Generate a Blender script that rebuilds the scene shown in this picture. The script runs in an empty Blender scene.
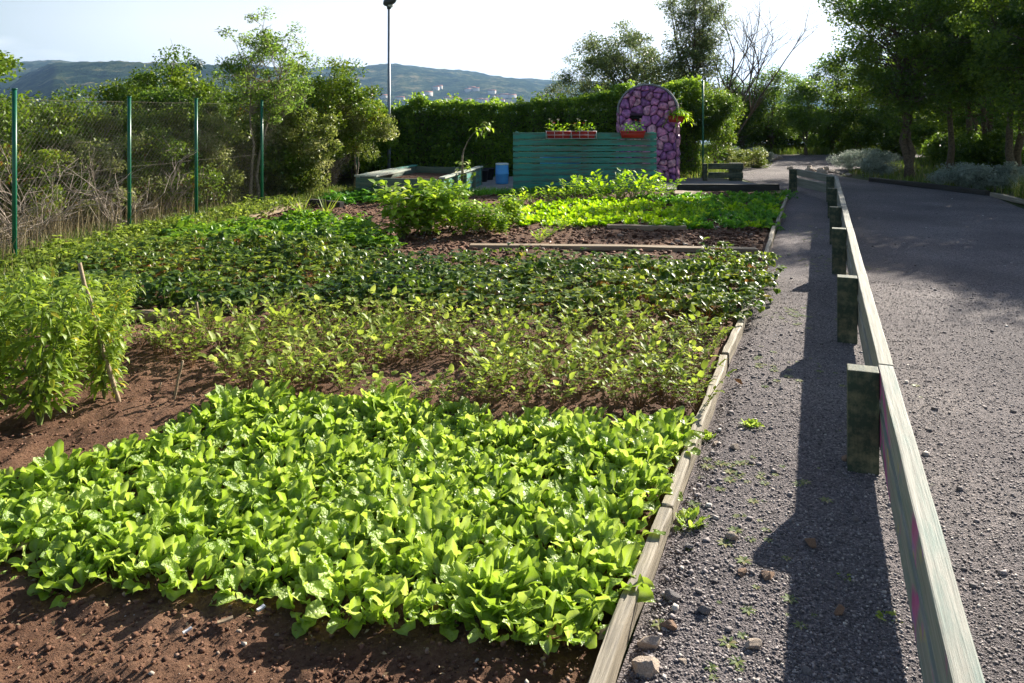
import bpy, bmesh, math, random
import numpy as np
from mathutils import Vector, Matrix
R = math.radians
PI = math.pi
rng = np.random.default_rng(7)
random.seed(7)
scene = bpy.context.scene
COL = scene.collection
CAM_H = 1.6
F = 800.0
HY = 112.0


def G(x, y, z=0.0):
    """ground point seen at a photo position (camera level, lens shifted down)"""
    Y = (CAM_H - z) * F / (y - HY)
    return ((x - 512) * Y / F, Y)


# ------------------------------------------------------------------ mesh builder
class MB:
    def __init__(s):
        s.v = []; s.q = []; s.t = []; s.qm = []; s.tm = []; s.r = []; s.p = []; s.n = 0

    def add(s, v, q=None, t=None, mat=0, rnd=0.5, par=0.0):
        v = np.asarray(v, float).reshape(-1, 3)
        n = len(v)
        s.v.append(v)
        s.r.append(np.broadcast_to(np.asarray(rnd, float), (n,)).copy())
        s.p.append(np.broadcast_to(np.asarray(par, float), (n,)).copy())
        if q is not None and len(q):
            q = np.asarray(q, int).reshape(-1, 4) + s.n
            s.q.append(q); s.qm.append(np.full(len(q), mat))
        if t is not None and len(t):
            t = np.asarray(t, int).reshape(-1, 3) + s.n
            s.t.append(t); s.tm.append(np.full(len(t), mat))
        s.n += n

    def merge(s, o, M=None, off=(0, 0, 0), drnd=0.0):
        """append a copy of another builder, transformed"""
        V, Q, T, QM, TM, RR, PP = o.arrays()
        if M is not None:
            V = V @ np.asarray(M).T
        V = V + np.asarray(off)
        s.v.append(V); s.r.append(np.clip(RR + drnd, 0, 1)); s.p.append(PP)
        if len(Q): s.q.append(Q + s.n); s.qm.append(QM)
        if len(T): s.t.append(T + s.n); s.tm.append(TM)
        s.n += len(V)

    def arrays(s):
        V = np.concatenate(s.v) if s.v else np.zeros((0, 3))
        Q = np.concatenate(s.q) if s.q else np.zeros((0, 4), int)
        T = np.concatenate(s.t) if s.t else np.zeros((0, 3), int)
        QM = np.concatenate(s.qm) if s.qm else np.zeros(0, int)
        TM = np.concatenate(s.tm) if s.tm else np.zeros(0, int)
        RR = np.concatenate(s.r) if s.r else np.zeros(0)
        PP = np.concatenate(s.p) if s.p else np.zeros(0)
        return V, Q, T, QM, TM, RR, PP

    def mesh(s, name, mats, smooth=False):
        V, Q, T, QM, TM, RR, PP = s.arrays()
        me = bpy.data.meshes.new(name)
        me.vertices.add(len(V)); me.vertices.foreach_set('co', V.ravel())
        nl = len(Q) * 4 + len(T) * 3
        me.loops.add(nl)
        me.loops.foreach_set('vertex_index', np.concatenate([Q.ravel(), T.ravel()]).astype(np.int32))
        me.polygons.add(len(Q) + len(T))
        st = np.concatenate([np.arange(len(Q)) * 4, len(Q) * 4 + np.arange(len(T)) * 3]).astype(np.int32)
        me.polygons.foreach_set('loop_start', st)
        me.polygons.foreach_set('material_index', np.concatenate([QM, TM]).astype(np.int32))
        me.update(calc_edges=True)
        if smooth:
            me.polygons.foreach_set('use_smooth', np.ones(len(Q) + len(T), bool))
        a = me.attributes.new('rnd', 'FLOAT', 'POINT'); a.data.foreach_set('value', RR)
        a = me.attributes.new('par', 'FLOAT', 'POINT'); a.data.foreach_set('value', PP)
        for m in (mats if isinstance(mats, (list, tuple)) else [mats]):
            me.materials.append(m)
        me.validate()
        return me

    def obj(s, name, mats, parent=None, smooth=False, loc=None):
        o = bpy.data.objects.new(name, s.mesh(name, mats, smooth))
        COL.objects.link(o)
        if loc is not None: o.location = loc
        if parent is not None: o.parent = parent
        return o


def mobj(name, me, parent=None, loc=(0, 0, 0), rot=(0, 0, 0), sc=(1, 1, 1)):
    o = bpy.data.objects.new(name, me); COL.objects.link(o)
    o.location = loc; o.rotation_euler = rot; o.scale = sc
    if parent is not None: o.parent = parent
    return o


def tag(o, label=None, cat=None, group=None, kind=None):
    if label: o['label'] = label
    if cat: o['category'] = cat
    if group: o['group'] = group
    if kind: o['kind'] = kind
    return o


def empty(name, loc, label, cat, group=None):
    o = bpy.data.objects.new(name, None); COL.objects.link(o)
    o.location = loc; o.empty_display_size = 0.1
    return tag(o, label, cat, group)


def tube(mb, pts, rad, sides=6, mat=0, rnd=0.5, cap=True):
    pts = np.asarray(pts, float); n = len(pts)
    rad = np.broadcast_to(np.asarray(rad, float), (n,))
    d = np.gradient(pts, axis=0)
    d /= np.linalg.norm(d, axis=1)[:, None] + 1e-9
    ref = np.array([0, 0, 1.0]) if abs(d[0][2]) < 0.9 else np.array([1.0, 0, 0])
    a = np.cross(d, ref); a /= np.linalg.norm(a, axis=1)[:, None] + 1e-9
    b = np.cross(d, a)
    th = np.arange(sides) * 2 * PI / sides
    V = (pts[:, None, :] + rad[:, None, None] * (np.cos(th)[None, :, None] * a[:, None, :] + np.sin(th)[None, :, None] * b[:, None, :])).reshape(-1, 3)
    i = np.arange(n - 1)[:, None] * sides; j = np.arange(sides)[None, :]; k = (j + 1) % sides
    q = np.stack([i + j, i + k, i + sides + k, i + sides + j], -1).reshape(-1, 4)
    base = len(V)
    t = []
    if cap:
        V = np.vstack([V, pts[0], pts[-1]])
        for jj in range(sides):
            t.append((base, (jj + 1) % sides, jj)); t.append((base + 1, (n - 1) * sides + jj, (n - 1) * sides + (jj + 1) % sides))
    mb.add(V, q, t, mat=mat, rnd=rnd)


def bbox(mb, x0, x1, y0, y1, z0, z1, mat=0, rnd=0.5):
    V = [(x0, y0, z0), (x1, y0, z0), (x1, y1, z0), (x0, y1, z0), (x0, y0, z1), (x1, y0, z1), (x1, y1, z1), (x0, y1, z1)]
    mb.add(V, [(0, 3, 2, 1), (4, 5, 6, 7), (0, 1, 5, 4), (1, 2, 6, 5), (2, 3, 7, 6), (3, 0, 4, 7)], mat=mat, rnd=rnd)


def beam_mesh(name, L, W, H, mat, bev=0.004, warp=0.0, segs=12, seed=0):
    """board with worn edges, its length along local X, bottom at z=0"""
    r = random.Random(seed)
    bm = bmesh.new()
    bmesh.ops.create_cube(bm, size=1)
    bmesh.ops.scale(bm, vec=(L, W, H), verts=bm.verts)
    bmesh.ops.translate(bm, vec=(0, 0, H / 2), verts=bm.verts)
    if segs > 1:
        es = [e for e in bm.edges if abs(abs(e.verts[0].co.x - e.verts[1].co.x) - L) < 1e-5]
        bmesh.ops.subdivide_edges(bm, edges=es, cuts=segs, use_grid_fill=True)
    if bev:
        ed = [e for e in bm.edges if len(e.link_faces) == 2 and e.calc_face_angle(0) > 0.5]
        bmesh.ops.bevel(bm, geom=ed, offset=bev, segments=2, affect='EDGES', profile=0.6)
    if warp:
        ph = [r.uniform(0, 6) for _ in range(4)]
        for v in bm.verts:
            v.co.z += warp * (math.sin(v.co.x * 3.1 / L * 2 + ph[0]) + 0.4 * math.sin(v.co.x * 17 / L + ph[1]))
            v.co.y += warp * (math.sin(v.co.x * 5.3 / L + ph[2]) + 0.4 * math.sin(v.co.x * 23 / L + ph[3]))
            v.co += Vector((0, r.uniform(-1, 1), r.uniform(-1, 1))) * warp * 0.25
    me = bpy.data.meshes.new(name); bm.to_mesh(me); bm.free()
    me.materials.append(mat)
    return me


def beam(name, p0, p1, W, H, mat, parent=None, z=0.0, **kw):
    p0 = Vector((p0[0], p0[1], p0[2] if len(p0) > 2 else z)); p1 = Vector((p1[0], p1[1], p1[2] if len(p1) > 2 else z))
    d = p1 - p0
    me = beam_mesh(name, d.length, W, H, mat, **kw)
    o = bpy.data.objects.new(name, me); COL.objects.link(o)
    c = (p0 + p1) / 2
    if parent is not None:
        o.parent = parent; c = c - parent.location
    o.location = c
    o.rotation_euler = (0, -math.atan2(d.z, math.hypot(d.x, d.y)), math.atan2(d.y, d.x))
    return o


# ------------------------------------------------------------------ noise
def _h(i, j, s):
    n = (i * 374761393 + j * 668265263 + s * 974634777) & 0xffffffff
    n = ((n ^ (n >> 13)) * 1274126177) & 0xffffffff
    return ((n ^ (n >> 16)) & 0xffff) / 65535.0


def vnoise(x, y, s=0):
    x = np.asarray(x, float); y = np.asarray(y, float)
    i = np.floor(x).astype(np.int64); j = np.floor(y).astype(np.int64)
    u = x - i; v = y - j
    u = u * u * (3 - 2 * u); v = v * v * (3 - 2 * v)
    a = _h(i, j, s); b = _h(i + 1, j, s); c = _h(i, j + 1, s); d = _h(i + 1, j + 1, s)
    return (a * (1 - u) + b * u) * (1 - v) + (c * (1 - u) + d * u) * v


def fbm(x, y, s=0, o=4):
    r = 0; a = 0.5; t = 0
    for k in range(o):
        r = r + a * vnoise(x, y, s + k * 17); t += a; a *= 0.5; x = x * 2.03; y = y * 2.03
    return r / t - 0.5


# ------------------------------------------------------------------ materials
def newmat(name):
    m = bpy.data.materials.new(name); m.use_nodes = True
    nt = m.node_tree; nt.nodes.clear()
    return m, nt, nt.nodes, nt.links


def ramp(n, cols):
    r = n.new('ShaderNodeValToRGB')
    el = r.color_ramp.elements
    while len(el) < len(cols): el.new(0.5)
    for e, (p, c) in zip(el, cols):
        e.position = p; e.color = (*c, 1)
    return r


def leaf_mat(name, cols, trans=0.4, tcol=None, rough=0.45, spec=0.35, vein=None, bump=0.0, bs=60):
    """cols: ramp over the leaf's own random value"""
    m, nt, n, l = newmat(name)
    out = n.new('ShaderNodeOutputMaterial')
    at = n.new('ShaderNodeAttribute'); at.attribute_name = 'rnd'
    oi = n.new('ShaderNodeObjectInfo')
    ad = n.new('ShaderNodeMath'); ad.operation = 'MULTIPLY_ADD'
    l.new(oi.outputs['Random'], ad.inputs[0]); ad.inputs[1].default_value = 0.25
    sub = n.new('ShaderNodeMath'); sub.operation = 'SUBTRACT'; sub.inputs[1].default_value = 0.125
    l.new(at.outputs['Fac'], ad.inputs[2]); l.new(ad.outputs[0], sub.inputs[0])
    cr = ramp(n, cols); l.new(sub.outputs[0], cr.inputs[0])
    col = cr.outputs[0]
    if vein:
        ap = n.new('ShaderNodeAttribute'); ap.attribute_name = 'par'
        mx = n.new('ShaderNodeMix'); mx.data_type = 'RGBA'
        l.new(ap.outputs['Fac'], mx.inputs[0]); l.new(col, mx.inputs[6]); mx.inputs[7].default_value = (*vein, 1)
        col = mx.outputs[2]
    p = n.new('ShaderNodeBsdfPrincipled')
    p.inputs['Roughness'].default_value = rough
    p.inputs['Specular IOR Level'].default_value = spec
    l.new(col, p.inputs['Base Color'])
    tr = n.new('ShaderNodeBsdfTranslucent')
    hs = n.new('ShaderNodeHueSaturation'); hs.inputs['Hue'].default_value = 0.49; hs.inputs['Saturation'].default_value = 1.05; hs.inputs['Value'].default_value = tcol or 1.6
    l.new(col, hs.inputs['Color']); l.new(hs.outputs[0], tr.inputs[0])
    ms = n.new('ShaderNodeMixShader'); ms.inputs[0].default_value = trans
    l.new(p.outputs[0], ms.inputs[1]); l.new(tr.outputs[0], ms.inputs[2]); l.new(ms.outputs[0], out.inputs[0])
    if bump:
        tc = n.new('ShaderNodeTexCoord')
        nz = n.new('ShaderNodeTexNoise'); nz.inputs['Scale'].default_value = bs; l.new(tc.outputs['Object'], nz.inputs['Vector'])
        b = n.new('ShaderNodeBump'); b.inputs['Strength'].default_value = bump; b.inputs['Distance'].default_value = 0.01
        l.new(nz.outputs[0], b.inputs['Height']); l.new(b.outputs[0], p.inputs['Normal'])
    return m


def plain(name, c, rough=0.6, metal=0.0, var=0.25, scale=8.0, bump=0.2, spec=0.4):
    m, nt, n, l = newmat(name)
    out = n.new('ShaderNodeOutputMaterial'); p = n.new('ShaderNodeBsdfPrincipled')
    tc = n.new('ShaderNodeTexCoord'); nz = n.new('ShaderNodeTexNoise')
    nz.inputs['Scale'].default_value = scale; nz.inputs['Detail'].default_value = 6
    l.new(tc.outputs['Object'], nz.inputs['Vector'])
    d = tuple(x * (1 - var) for x in c); u = tuple(min(1, x * (1 + var)) for x in c)
    cr = ramp(n, [(0.3, d), (0.7, u)]); l.new(nz.outputs[0], cr.inputs[0]); l.new(cr.outputs[0], p.inputs['Base Color'])
    p.inputs['Roughness'].default_value = rough; p.inputs['Metallic'].default_value = metal
    p.inputs['Specular IOR Level'].default_value = spec
    if bump:
        b = n.new('ShaderNodeBump'); b.inputs['Strength'].default_value = bump; b.inputs['Distance'].default_value = 0.01
        l.new(nz.outputs[0], b.inputs['Height']); l.new(b.outputs[0], p.inputs['Normal'])
    l.new(p.outputs[0], out.inputs[0])
    return m


def wood_mat(name, cols, scale=(1.2, 22, 22), rough=0.75, bump=0.5, paint=None, worn=None, graffiti=False):
    """grain stretched along local X; optional paint with worn patches"""
    m, nt, n, l = newmat(name)
    out = n.new('ShaderNodeOutputMaterial'); p = n.new('ShaderNodeBsdfPrincipled')
    tc = n.new('ShaderNodeTexCoord'); mp = n.new('ShaderNodeMapping'); mp.inputs['Scale'].default_value = scale
    oi = n.new('ShaderNodeObjectInfo'); vm = n.new('ShaderNodeVectorMath'); vm.operation = 'ADD'
    l.new(tc.outputs['Object'], mp.inputs[0])
    sc = n.new('ShaderNodeMath'); sc.operation = 'MULTIPLY'; sc.inputs[1].default_value = 37
    l.new(oi.outputs['Random'], sc.inputs[0])
    l.new(mp.outputs[0], vm.inputs[0]); l.new(sc.outputs[0], vm.inputs[1])
    nz = n.new('ShaderNodeTexNoise'); nz.inputs['Scale'].default_value = 2.2; nz.inputs['Detail'].default_value = 8; nz.inputs['Roughness'].default_value = 0.65
    l.new(vm.outputs[0], nz.inputs['Vector'])
    cr = ramp(n, cols); l.new(nz.outputs[0], cr.inputs[0])
    col = cr.outputs[0]
    if paint:
        n2 = n.new('ShaderNodeTexNoise'); n2.inputs['Scale'].default_value = 3.5; n2.inputs['Detail'].default_value = 9; n2.inputs['Roughness'].default_value = 0.7
        mp2 = n.new('ShaderNodeMapping'); mp2.inputs['Scale'].default_value = (0.6, 4, 4); l.new(tc.outputs['Object'], mp2.inputs[0]); l.new(mp2.outputs[0], n2.inputs['Vector'])
        w = ramp(n, [(worn[0], (0, 0, 0)), (worn[1], (1, 1, 1))]); l.new(n2.outputs[0], w.inputs[0])
        pc = ramp(n, [(0.25, tuple(c * 0.72 for c in paint)), (0.75, tuple(min(1, c * 1.25) for c in paint))]); l.new(nz.outputs[0], pc.inputs[0])
        mx = n.new('ShaderNodeMix'); mx.data_type = 'RGBA'
        l.new(w.outputs[0], mx.inputs[0]); l.new(col, mx.inputs[6]); l.new(pc.outputs[0], mx.inputs[7])
        col = mx.outputs[2]
        if graffiti:
            # spray paint on the upright face only (a face whose local normal points sideways)
            g = n.new('ShaderNodeNewGeometry'); vt = n.new('ShaderNodeVectorTransform'); vt.vector_type = 'NORMAL'; vt.convert_from = 'WORLD'; vt.convert_to = 'OBJECT'
            l.new(g.outputs['Normal'], vt.inputs[0]); sx = n.new('ShaderNodeSeparateXYZ'); l.new(vt.outputs[0], sx.inputs[0])
            ab = n.new('ShaderNodeMath'); ab.operation = 'GREATER_THAN'; ab.inputs[1].default_value = 0.6; l.new(sx.outputs['Y'], ab.inputs[0])
            n3 = n.new('ShaderNodeTexNoise'); n3.inputs['Scale'].default_value = 2.6; n3.inputs['Detail'].default_value = 1.5; n3.inputs['Distortion'].default_value = 1.5
            l.new(tc.outputs['Object'], n3.inputs['Vector'])
            gm = ramp(n, [(0.57, (0, 0, 0)), (0.66, (0.8, 0.8, 0.8))]); l.new(n3.outputs[0], gm.inputs[0])
            n4 = n.new('ShaderNodeTexNoise'); n4.inputs['Scale'].default_value = 5; l.new(tc.outputs['Object'], n4.inputs['Vector'])
            gc = ramp(n, [(0.42, (0.45, 0.03, 0.22)), (0.5, (0.55, 0.07, 0.30)), (0.56, (0.30, 0.12, 0.35)), (0.62, (0.5, 0.4, 0.03))]); l.new(n4.outputs[0], gc.inputs[0])
            mu = n.new('ShaderNodeMath'); mu.operation = 'MULTIPLY'; l.new(gm.outputs[0], mu.inputs[0]); l.new(ab.outputs[0], mu.inputs[1])
            mx2 = n.new('ShaderNodeMix'); mx2.data_type = 'RGBA'; l.new(mu.outputs[0], mx2.inputs[0]); l.new(col, mx2.inputs[6]); l.new(gc.outputs[0], mx2.inputs[7])
            col = mx2.outputs[2]
    l.new(col, p.inputs['Base Color']); p.inputs['Roughness'].default_value = rough
    b = n.new('ShaderNodeBump'); b.inputs['Strength'].default_value = bump; b.inputs['Distance'].default_value = 0.006
    l.new(nz.outputs[0], b.inputs['Height']); l.new(b.outputs[0], p.inputs['Normal'])
    l.new(p.outputs[0], out.inputs[0])
    return m


def earth_mat(name, stops, s1=1.2, s2=45, bump=0.8, bd=0.02, vor=None, spots=None):
    m, nt, n, l = newmat(name)
    out = n.new('ShaderNodeOutputMaterial'); p = n.new('ShaderNodeBsdfPrincipled'); p.inputs['Roughness'].default_value = 0.92; p.inputs['Specular IOR Level'].default_value = 0.25
    g = n.new('ShaderNodeNewGeometry')
    a = n.new('ShaderNodeTexNoise'); a.inputs['Scale'].default_value = s1; a.inputs['Detail'].default_value = 5
    b = n.new('ShaderNodeTexNoise'); b.inputs['Scale'].default_value = s2; b.inputs['Detail'].default_value = 8; b.inputs['Roughness'].default_value = 0.7
    l.new(g.outputs['Position'], a.inputs['Vector']); l.new(g.outputs['Position'], b.inputs['Vector'])
    ma = n.new('ShaderNodeMath'); ma.operation = 'MULTIPLY_ADD'; ma.inputs[1].default_value = 0.55
    mb_ = n.new('ShaderNodeMath'); mb_.operation = 'MULTIPLY'; mb_.inputs[1].default_value = 0.45
    l.new(b.outputs[0], mb_.inputs[0]); l.new(a.outputs[0], ma.inputs[0]); l.new(mb_.outputs[0], ma.inputs[2])
    cr = ramp(n, stops); l.new(ma.outputs[0], cr.inputs[0]); col = cr.outputs[0]
    h = b.outputs[0]
    if vor:
        v = n.new('ShaderNodeTexVoronoi'); v.inputs['Scale'].default_value = vor; l.new(g.outputs['Position'], v.inputs['Vector'])
        vr = ramp(n, [(0.0, (1.5, 1.5, 1.5)), (1.0, (0.55, 0.55, 0.6))])
        sp = n.new('ShaderNodeSeparateColor'); l.new(v.outputs['Color'], sp.inputs[0]); 
        vr = ramp(n, [(0.0, (0.45, 0.45, 0.47)), (0.55, (0.95, 0.93, 0.97)), (0.9, (1.25, 1.2, 1.2)), (1.0, (2.0, 1.9, 1.8))]); l.new(sp.outputs[0], vr.inputs[0])
        mx = n.new('ShaderNodeMix'); mx.data_type = 'RGBA'; mx.blend_type = 'MULTIPLY'; mx.inputs[0].default_value = 1
        l.new(col, mx.inputs[6]); l.new(vr.outputs[0], mx.inputs[7]); col = mx.outputs[2]
        mh = n.new('ShaderNodeMath'); mh.operation = 'SUBTRACT'; l.new(h, mh.inputs[0]); l.new(v.outputs['Distance'], mh.inputs[1]); h = mh.outputs[0]
    if spots:
        n5 = n.new('ShaderNodeTexNoise'); n5.inputs['Scale'].default_value = spots[1]; n5.inputs['Detail'].default_value = 6; n5.inputs['Roughness'].default_value = 0.7; l.new(g.outputs['Position'], n5.inputs['Vector'])
        sr = ramp(n, [(spots[2], (0, 0, 0)), (spots[3], (1, 1, 1))]); l.new(n5.outputs[0], sr.inputs[0])
        mx = n.new('ShaderNodeMix'); mx.data_type = 'RGBA'; l.new(sr.outputs[0], mx.inputs[0]); l.new(col, mx.inputs[6]); mx.inputs[7].default_value = (*spots[0], 1); col = mx.outputs[2]
    l.new(col, p.inputs['Base Color'])
    bu = n.new('ShaderNodeBump'); bu.inputs['Strength'].default_value = bump; bu.inputs['Distance'].default_value = bd
    l.new(h, bu.inputs['Height']); l.new(bu.outputs[0], p.inputs['Normal']); l.new(p.outputs[0], out.inputs[0])
    return m


M = {}
# leaves: (dark, mid, light)
M['lettuce'] = leaf_mat('lettuce leaf', [(0.0, (0.17, 0.29, 0.03)), (0.5, (0.30, 0.44, 0.055)), (1.0, (0.47, 0.59, 0.13))], trans=0.43, tcol=1.45, rough=0.38, spec=0.45, vein=(0.50, 0.62, 0.26), bump=0.9, bs=85)
M['lime'] = leaf_mat('lime leaf', [(0.0, (0.17, 0.34, 0.02)), (0.5, (0.30, 0.50, 0.03)), (1.0, (0.48, 0.62, 0.06))], trans=0.45, tcol=1.6, bump=0.3)
M['herb'] = leaf_mat('herb leaf', [(0.0, (0.06, 0.20, 0.02)), (0.5, (0.11, 0.30, 0.03)), (1.0, (0.2, 0.4, 0.05))], trans=0.4, tcol=1.5, bump=0.3)
M['turnip'] = leaf_mat('turnip leaf', [(0.0, (0.14, 0.21, 0.03)), (0.5, (0.27, 0.36, 0.055)), (1.0, (0.42, 0.50, 0.11))], trans=0.48, tcol=1.5, rough=0.5, spec=0.25)
M['strawberry'] = leaf_mat('strawberry leaf', [(0.0, (0.035, 0.085, 0.015)), (0.5, (0.105, 0.18, 0.025)), (0.95, (0.30, 0.37, 0.05)), (1.0, (0.30, 0.17, 0.05))], trans=0.4, tcol=1.5, rough=0.42, spec=0.4)
M['pale_cover'] = leaf_mat('young strawberry leaf', [(0.0, (0.11, 0.24, 0.02)), (0.5, (0.2, 0.36, 0.03)), (1.0, (0.3, 0.45, 0.05))], trans=0.4, tcol=1.5)
M['pepper'] = leaf_mat('pepper leaf', [(0.0, (0.12, 0.20, 0.025)), (0.5, (0.23, 0.34, 0.04)), (0.9, (0.36, 0.45, 0.07)), (1.0, (0.6, 0.48, 0.05))], trans=0.42, tcol=1.5)
M['bush'] = leaf_mat('bush leaf', [(0.0, (0.12, 0.24, 0.02)), (0.5, (0.27, 0.42, 0.04)), (0.88, (0.42, 0.55, 0.07)), (1.0, (0.55, 0.55, 0.42))], trans=0.42, tcol=1.5)
M['hedge'] = leaf_mat('hedge leaf', [(0.0, (0.055, 0.12, 0.015)), (0.5, (0.13, 0.23, 0.03)), (1.0, (0.28, 0.40, 0.045))], trans=0.5, tcol=1.8, rough=0.42)
M['tree'] = leaf_mat('tree leaf', [(0.0, (0.04, 0.09, 0.015)), (0.5, (0.09, 0.16, 0.022)), (1.0, (0.2, 0.29, 0.035))], trans=0.46, tcol=1.8)
M['oak'] = leaf_mat('oak leaf', [(0.0, (0.07, 0.14, 0.015)), (0.5, (0.16, 0.25, 0.025)), (0.93, (0.28, 0.34, 0.04)), (1.0, (0.3, 0.12, 0.03))], trans=0.35, tcol=1.5)
M['ash'] = leaf_mat('ash leaf', [(0.0, (0.08, 0.16, 0.025)), (0.5, (0.17, 0.28, 0.045)), (1.0, (0.30, 0.42, 0.07))], trans=0.48, tcol=1.5)
M['pine'] = leaf_mat('pine needle', [(0.0, (0.015, 0.04, 0.015)), (0.5, (0.03, 0.07, 0.02)), (1.0, (0.06, 0.11, 0.03))], trans=0.15, tcol=1.3)
M['silver'] = leaf_mat('silver shrub leaf', [(0.0, (0.20, 0.25, 0.20)), (0.5, (0.32, 0.38, 0.31)), (1.0, (0.46, 0.50, 0.42))], trans=0.25, tcol=1.3, rough=0.7)
M['vine'] = leaf_mat('pale climber leaf', [(0.0, (0.13, 0.19, 0.03)), (0.5, (0.27, 0.32, 0.08)), (1.0, (0.50, 0.48, 0.26))], trans=0.42, tcol=1.3)
M['olive'] = leaf_mat('grey green leaf', [(0.0, (0.07, 0.11, 0.04)), (0.5, (0.13, 0.18, 0.06)), (1.0, (0.22, 0.27, 0.10))], trans=0.42, tcol=1.4)
M['grass'] = leaf_mat('grass blade', [(0.0, (0.06, 0.11, 0.02)), (0.5, (0.13, 0.20, 0.03)), (0.8, (0.24, 0.27, 0.07)), (1.0, (0.36, 0.30, 0.14))], trans=0.35, tcol=1.4)
M['straw'] = leaf_mat('dry stem', [(0.0, (0.15, 0.11, 0.06)), (0.5, (0.31, 0.25, 0.13)), (1.0, (0.48, 0.40, 0.22))], trans=0.15, tcol=1.1, rough=0.8)
M['dryleaf'] = leaf_mat('dry leaf', [(0.0, (0.14, 0.07, 0.03)), (0.5, (0.25, 0.15, 0.07)), (1.0, (0.42, 0.33, 0.2))], trans=0.2, tcol=1.1, rough=0.8)
M['petal_red'] = leaf_mat('red petal', [(0.0, (0.5, 0.02, 0.04)), (1.0, (0.7, 0.06, 0.1))], trans=0.3)
M['petal_white'] = leaf_mat('white petal', [(0.0, (0.6, 0.5, 0.55)), (1.0, (0.8, 0.7, 0.72))], trans=0.3)
M['stem'] = plain('green stem', (0.16, 0.22, 0.06), 0.6)
M['redstem'] = plain('reddish stem', (0.24, 0.14, 0.07), 0.6)
M['bark'] = plain('bark', (0.11, 0.085, 0.06), 0.9, var=0.5, scale=25, bump=0.8)
M['palebark'] = plain('pale bark', (0.24, 0.20, 0.15), 0.9, var=0.4, scale=25, bump=0.6)
M['deadtwig'] = plain('dead twig', (0.38, 0.31, 0.25), 0.85, var=0.35, scale=20)
M['stake'] = wood_mat('stake wood', [(0.3, (0.22, 0.15, 0.09)), (0.7, (0.42, 0.32, 0.2))])
M['greywood'] = wood_mat('weathered timber', [(0.25, (0.10, 0.085, 0.065)), (0.5, (0.30, 0.255, 0.19)), (0.75, (0.50, 0.43, 0.33))], scale=(1.0, 26, 26), bump=0.9)
M['bedboard'] = wood_mat('bed divider timber', [(0.3, (0.2, 0.14, 0.09)), (0.7, (0.40, 0.30, 0.19))])
M['darkwood'] = wood_mat('dark and shaded timber', [(0.3, (0.02, 0.018, 0.016)), (0.7, (0.055, 0.048, 0.04))])  # also puts shade into the colour of the log by the shrub bed
M['railwood'] = wood_mat('rail timber with green stain', [(0.3, (0.15, 0.15, 0.12)), (0.7, (0.36, 0.34, 0.28))], scale=(0.8, 24, 24), paint=(0.12, 0.19, 0.16), worn=(0.58, 0.72), bump=0.6)
M['railpaint'] = wood_mat('rail timber with sprayed side', [(0.3, (0.16, 0.16, 0.13)), (0.7, (0.36, 0.35, 0.30))], scale=(0.8, 30, 30), paint=(0.15, 0.205, 0.175), worn=(0.45, 0.6), bump=0.7, graffiti=True)
M['postwood'] = wood_mat('post with dark green stain', [(0.3, (0.09, 0.09, 0.05)), (0.7, (0.2, 0.19, 0.11))], scale=(18, 18, 1.5), paint=(0.03, 0.05, 0.03), worn=(0.35, 0.55), bump=0.6)
M['teal'] = wood_mat('teal painted plank', [(0.3, (0.07, 0.10, 0.08)), (0.7, (0.14, 0.18, 0.14))], paint=(0.045, 0.29, 0.235), worn=(0.40, 0.56), bump=0.5)
M['tealcap'] = wood_mat('pale capped plank', [(0.3, (0.35, 0.37, 0.30)), (0.7, (0.6, 0.6, 0.5))], paint=(0.10, 0.26, 0.22), worn=(0.5, 0.7), bump=0.5)
M['tealgrey'] = wood_mat('grey green planter board', [(0.3, (0.12, 0.14, 0.10)), (0.7, (0.2, 0.23, 0.17))], paint=(0.07, 0.14, 0.11), worn=(0.4, 0.6), bump=0.5)
M['fencegreen'] = plain('green post enamel', (0.010, 0.13, 0.07), 0.35, var=0.15, bump=0.05)
M['wire'] = plain('galvanised green wire', (0.13, 0.11, 0.08), 0.6, 0.2, bump=0)
M['lampmetal'] = plain('grey lamp steel', (0.20, 0.23, 0.27), 0.45, 0.5, var=0.1, bump=0.05)
M['lamphead'] = plain('dark lamp casing', (0.04, 0.045, 0.05), 0.4, 0.0, var=0.1, bump=0.05)
M['lens'] = plain('lamp lens', (0.55, 0.55, 0.5), 0.2, var=0.05, bump=0)
M['blue'] = plain('blue plastic', (0.12, 0.42, 0.95), 0.35, var=0.08, bump=0.05)
M['whiteplastic'] = plain('white plastic', (0.7, 0.7, 0.72), 0.4, var=0.05, bump=0)
M['terracotta'] = plain('red plastic planter', (0.42, 0.035, 0.025), 0.45, var=0.15, bump=0.05)
M['whitewire'] = plain('white wire', (0.7, 0.66, 0.68), 0.4, var=0.05, bump=0)
M['blackpot'] = plain('black pot', (0.02, 0.02, 0.022), 0.5, bump=0.05)
M['rock'] = plain('pale limestone', (0.46, 0.37, 0.30), 0.9, var=0.35, scale=14, bump=0.7)
M['rockred'] = plain('rust tinted stone', (0.30, 0.19, 0.13), 0.9, var=0.35, scale=14, bump=0.7)
M['rockgrey'] = plain('grey stone', (0.22, 0.2, 0.2), 0.9, var=0.35, scale=14, bump=0.7)
M['concrete'] = earth_mat('patio concrete', [(0.3, (0.22, 0.21, 0.21)), (0.7, (0.36, 0.34, 0.33))], s1=2, s2=30, bump=0.4, bd=0.005)
M['mortar'] = plain('dark purple mortar', (0.08, 0.04, 0.08), 0.85, var=0.3, bump=0.4)
M['shell'] = plain('grey render', (0.26, 0.25, 0.27), 0.9, var=0.25, scale=18, bump=0.7)
M['hole'] = plain('opening shade black', (0.006, 0.006, 0.006), 0.95, bump=0)  # near-black colour stands in for the shade inside the oven opening
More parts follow.
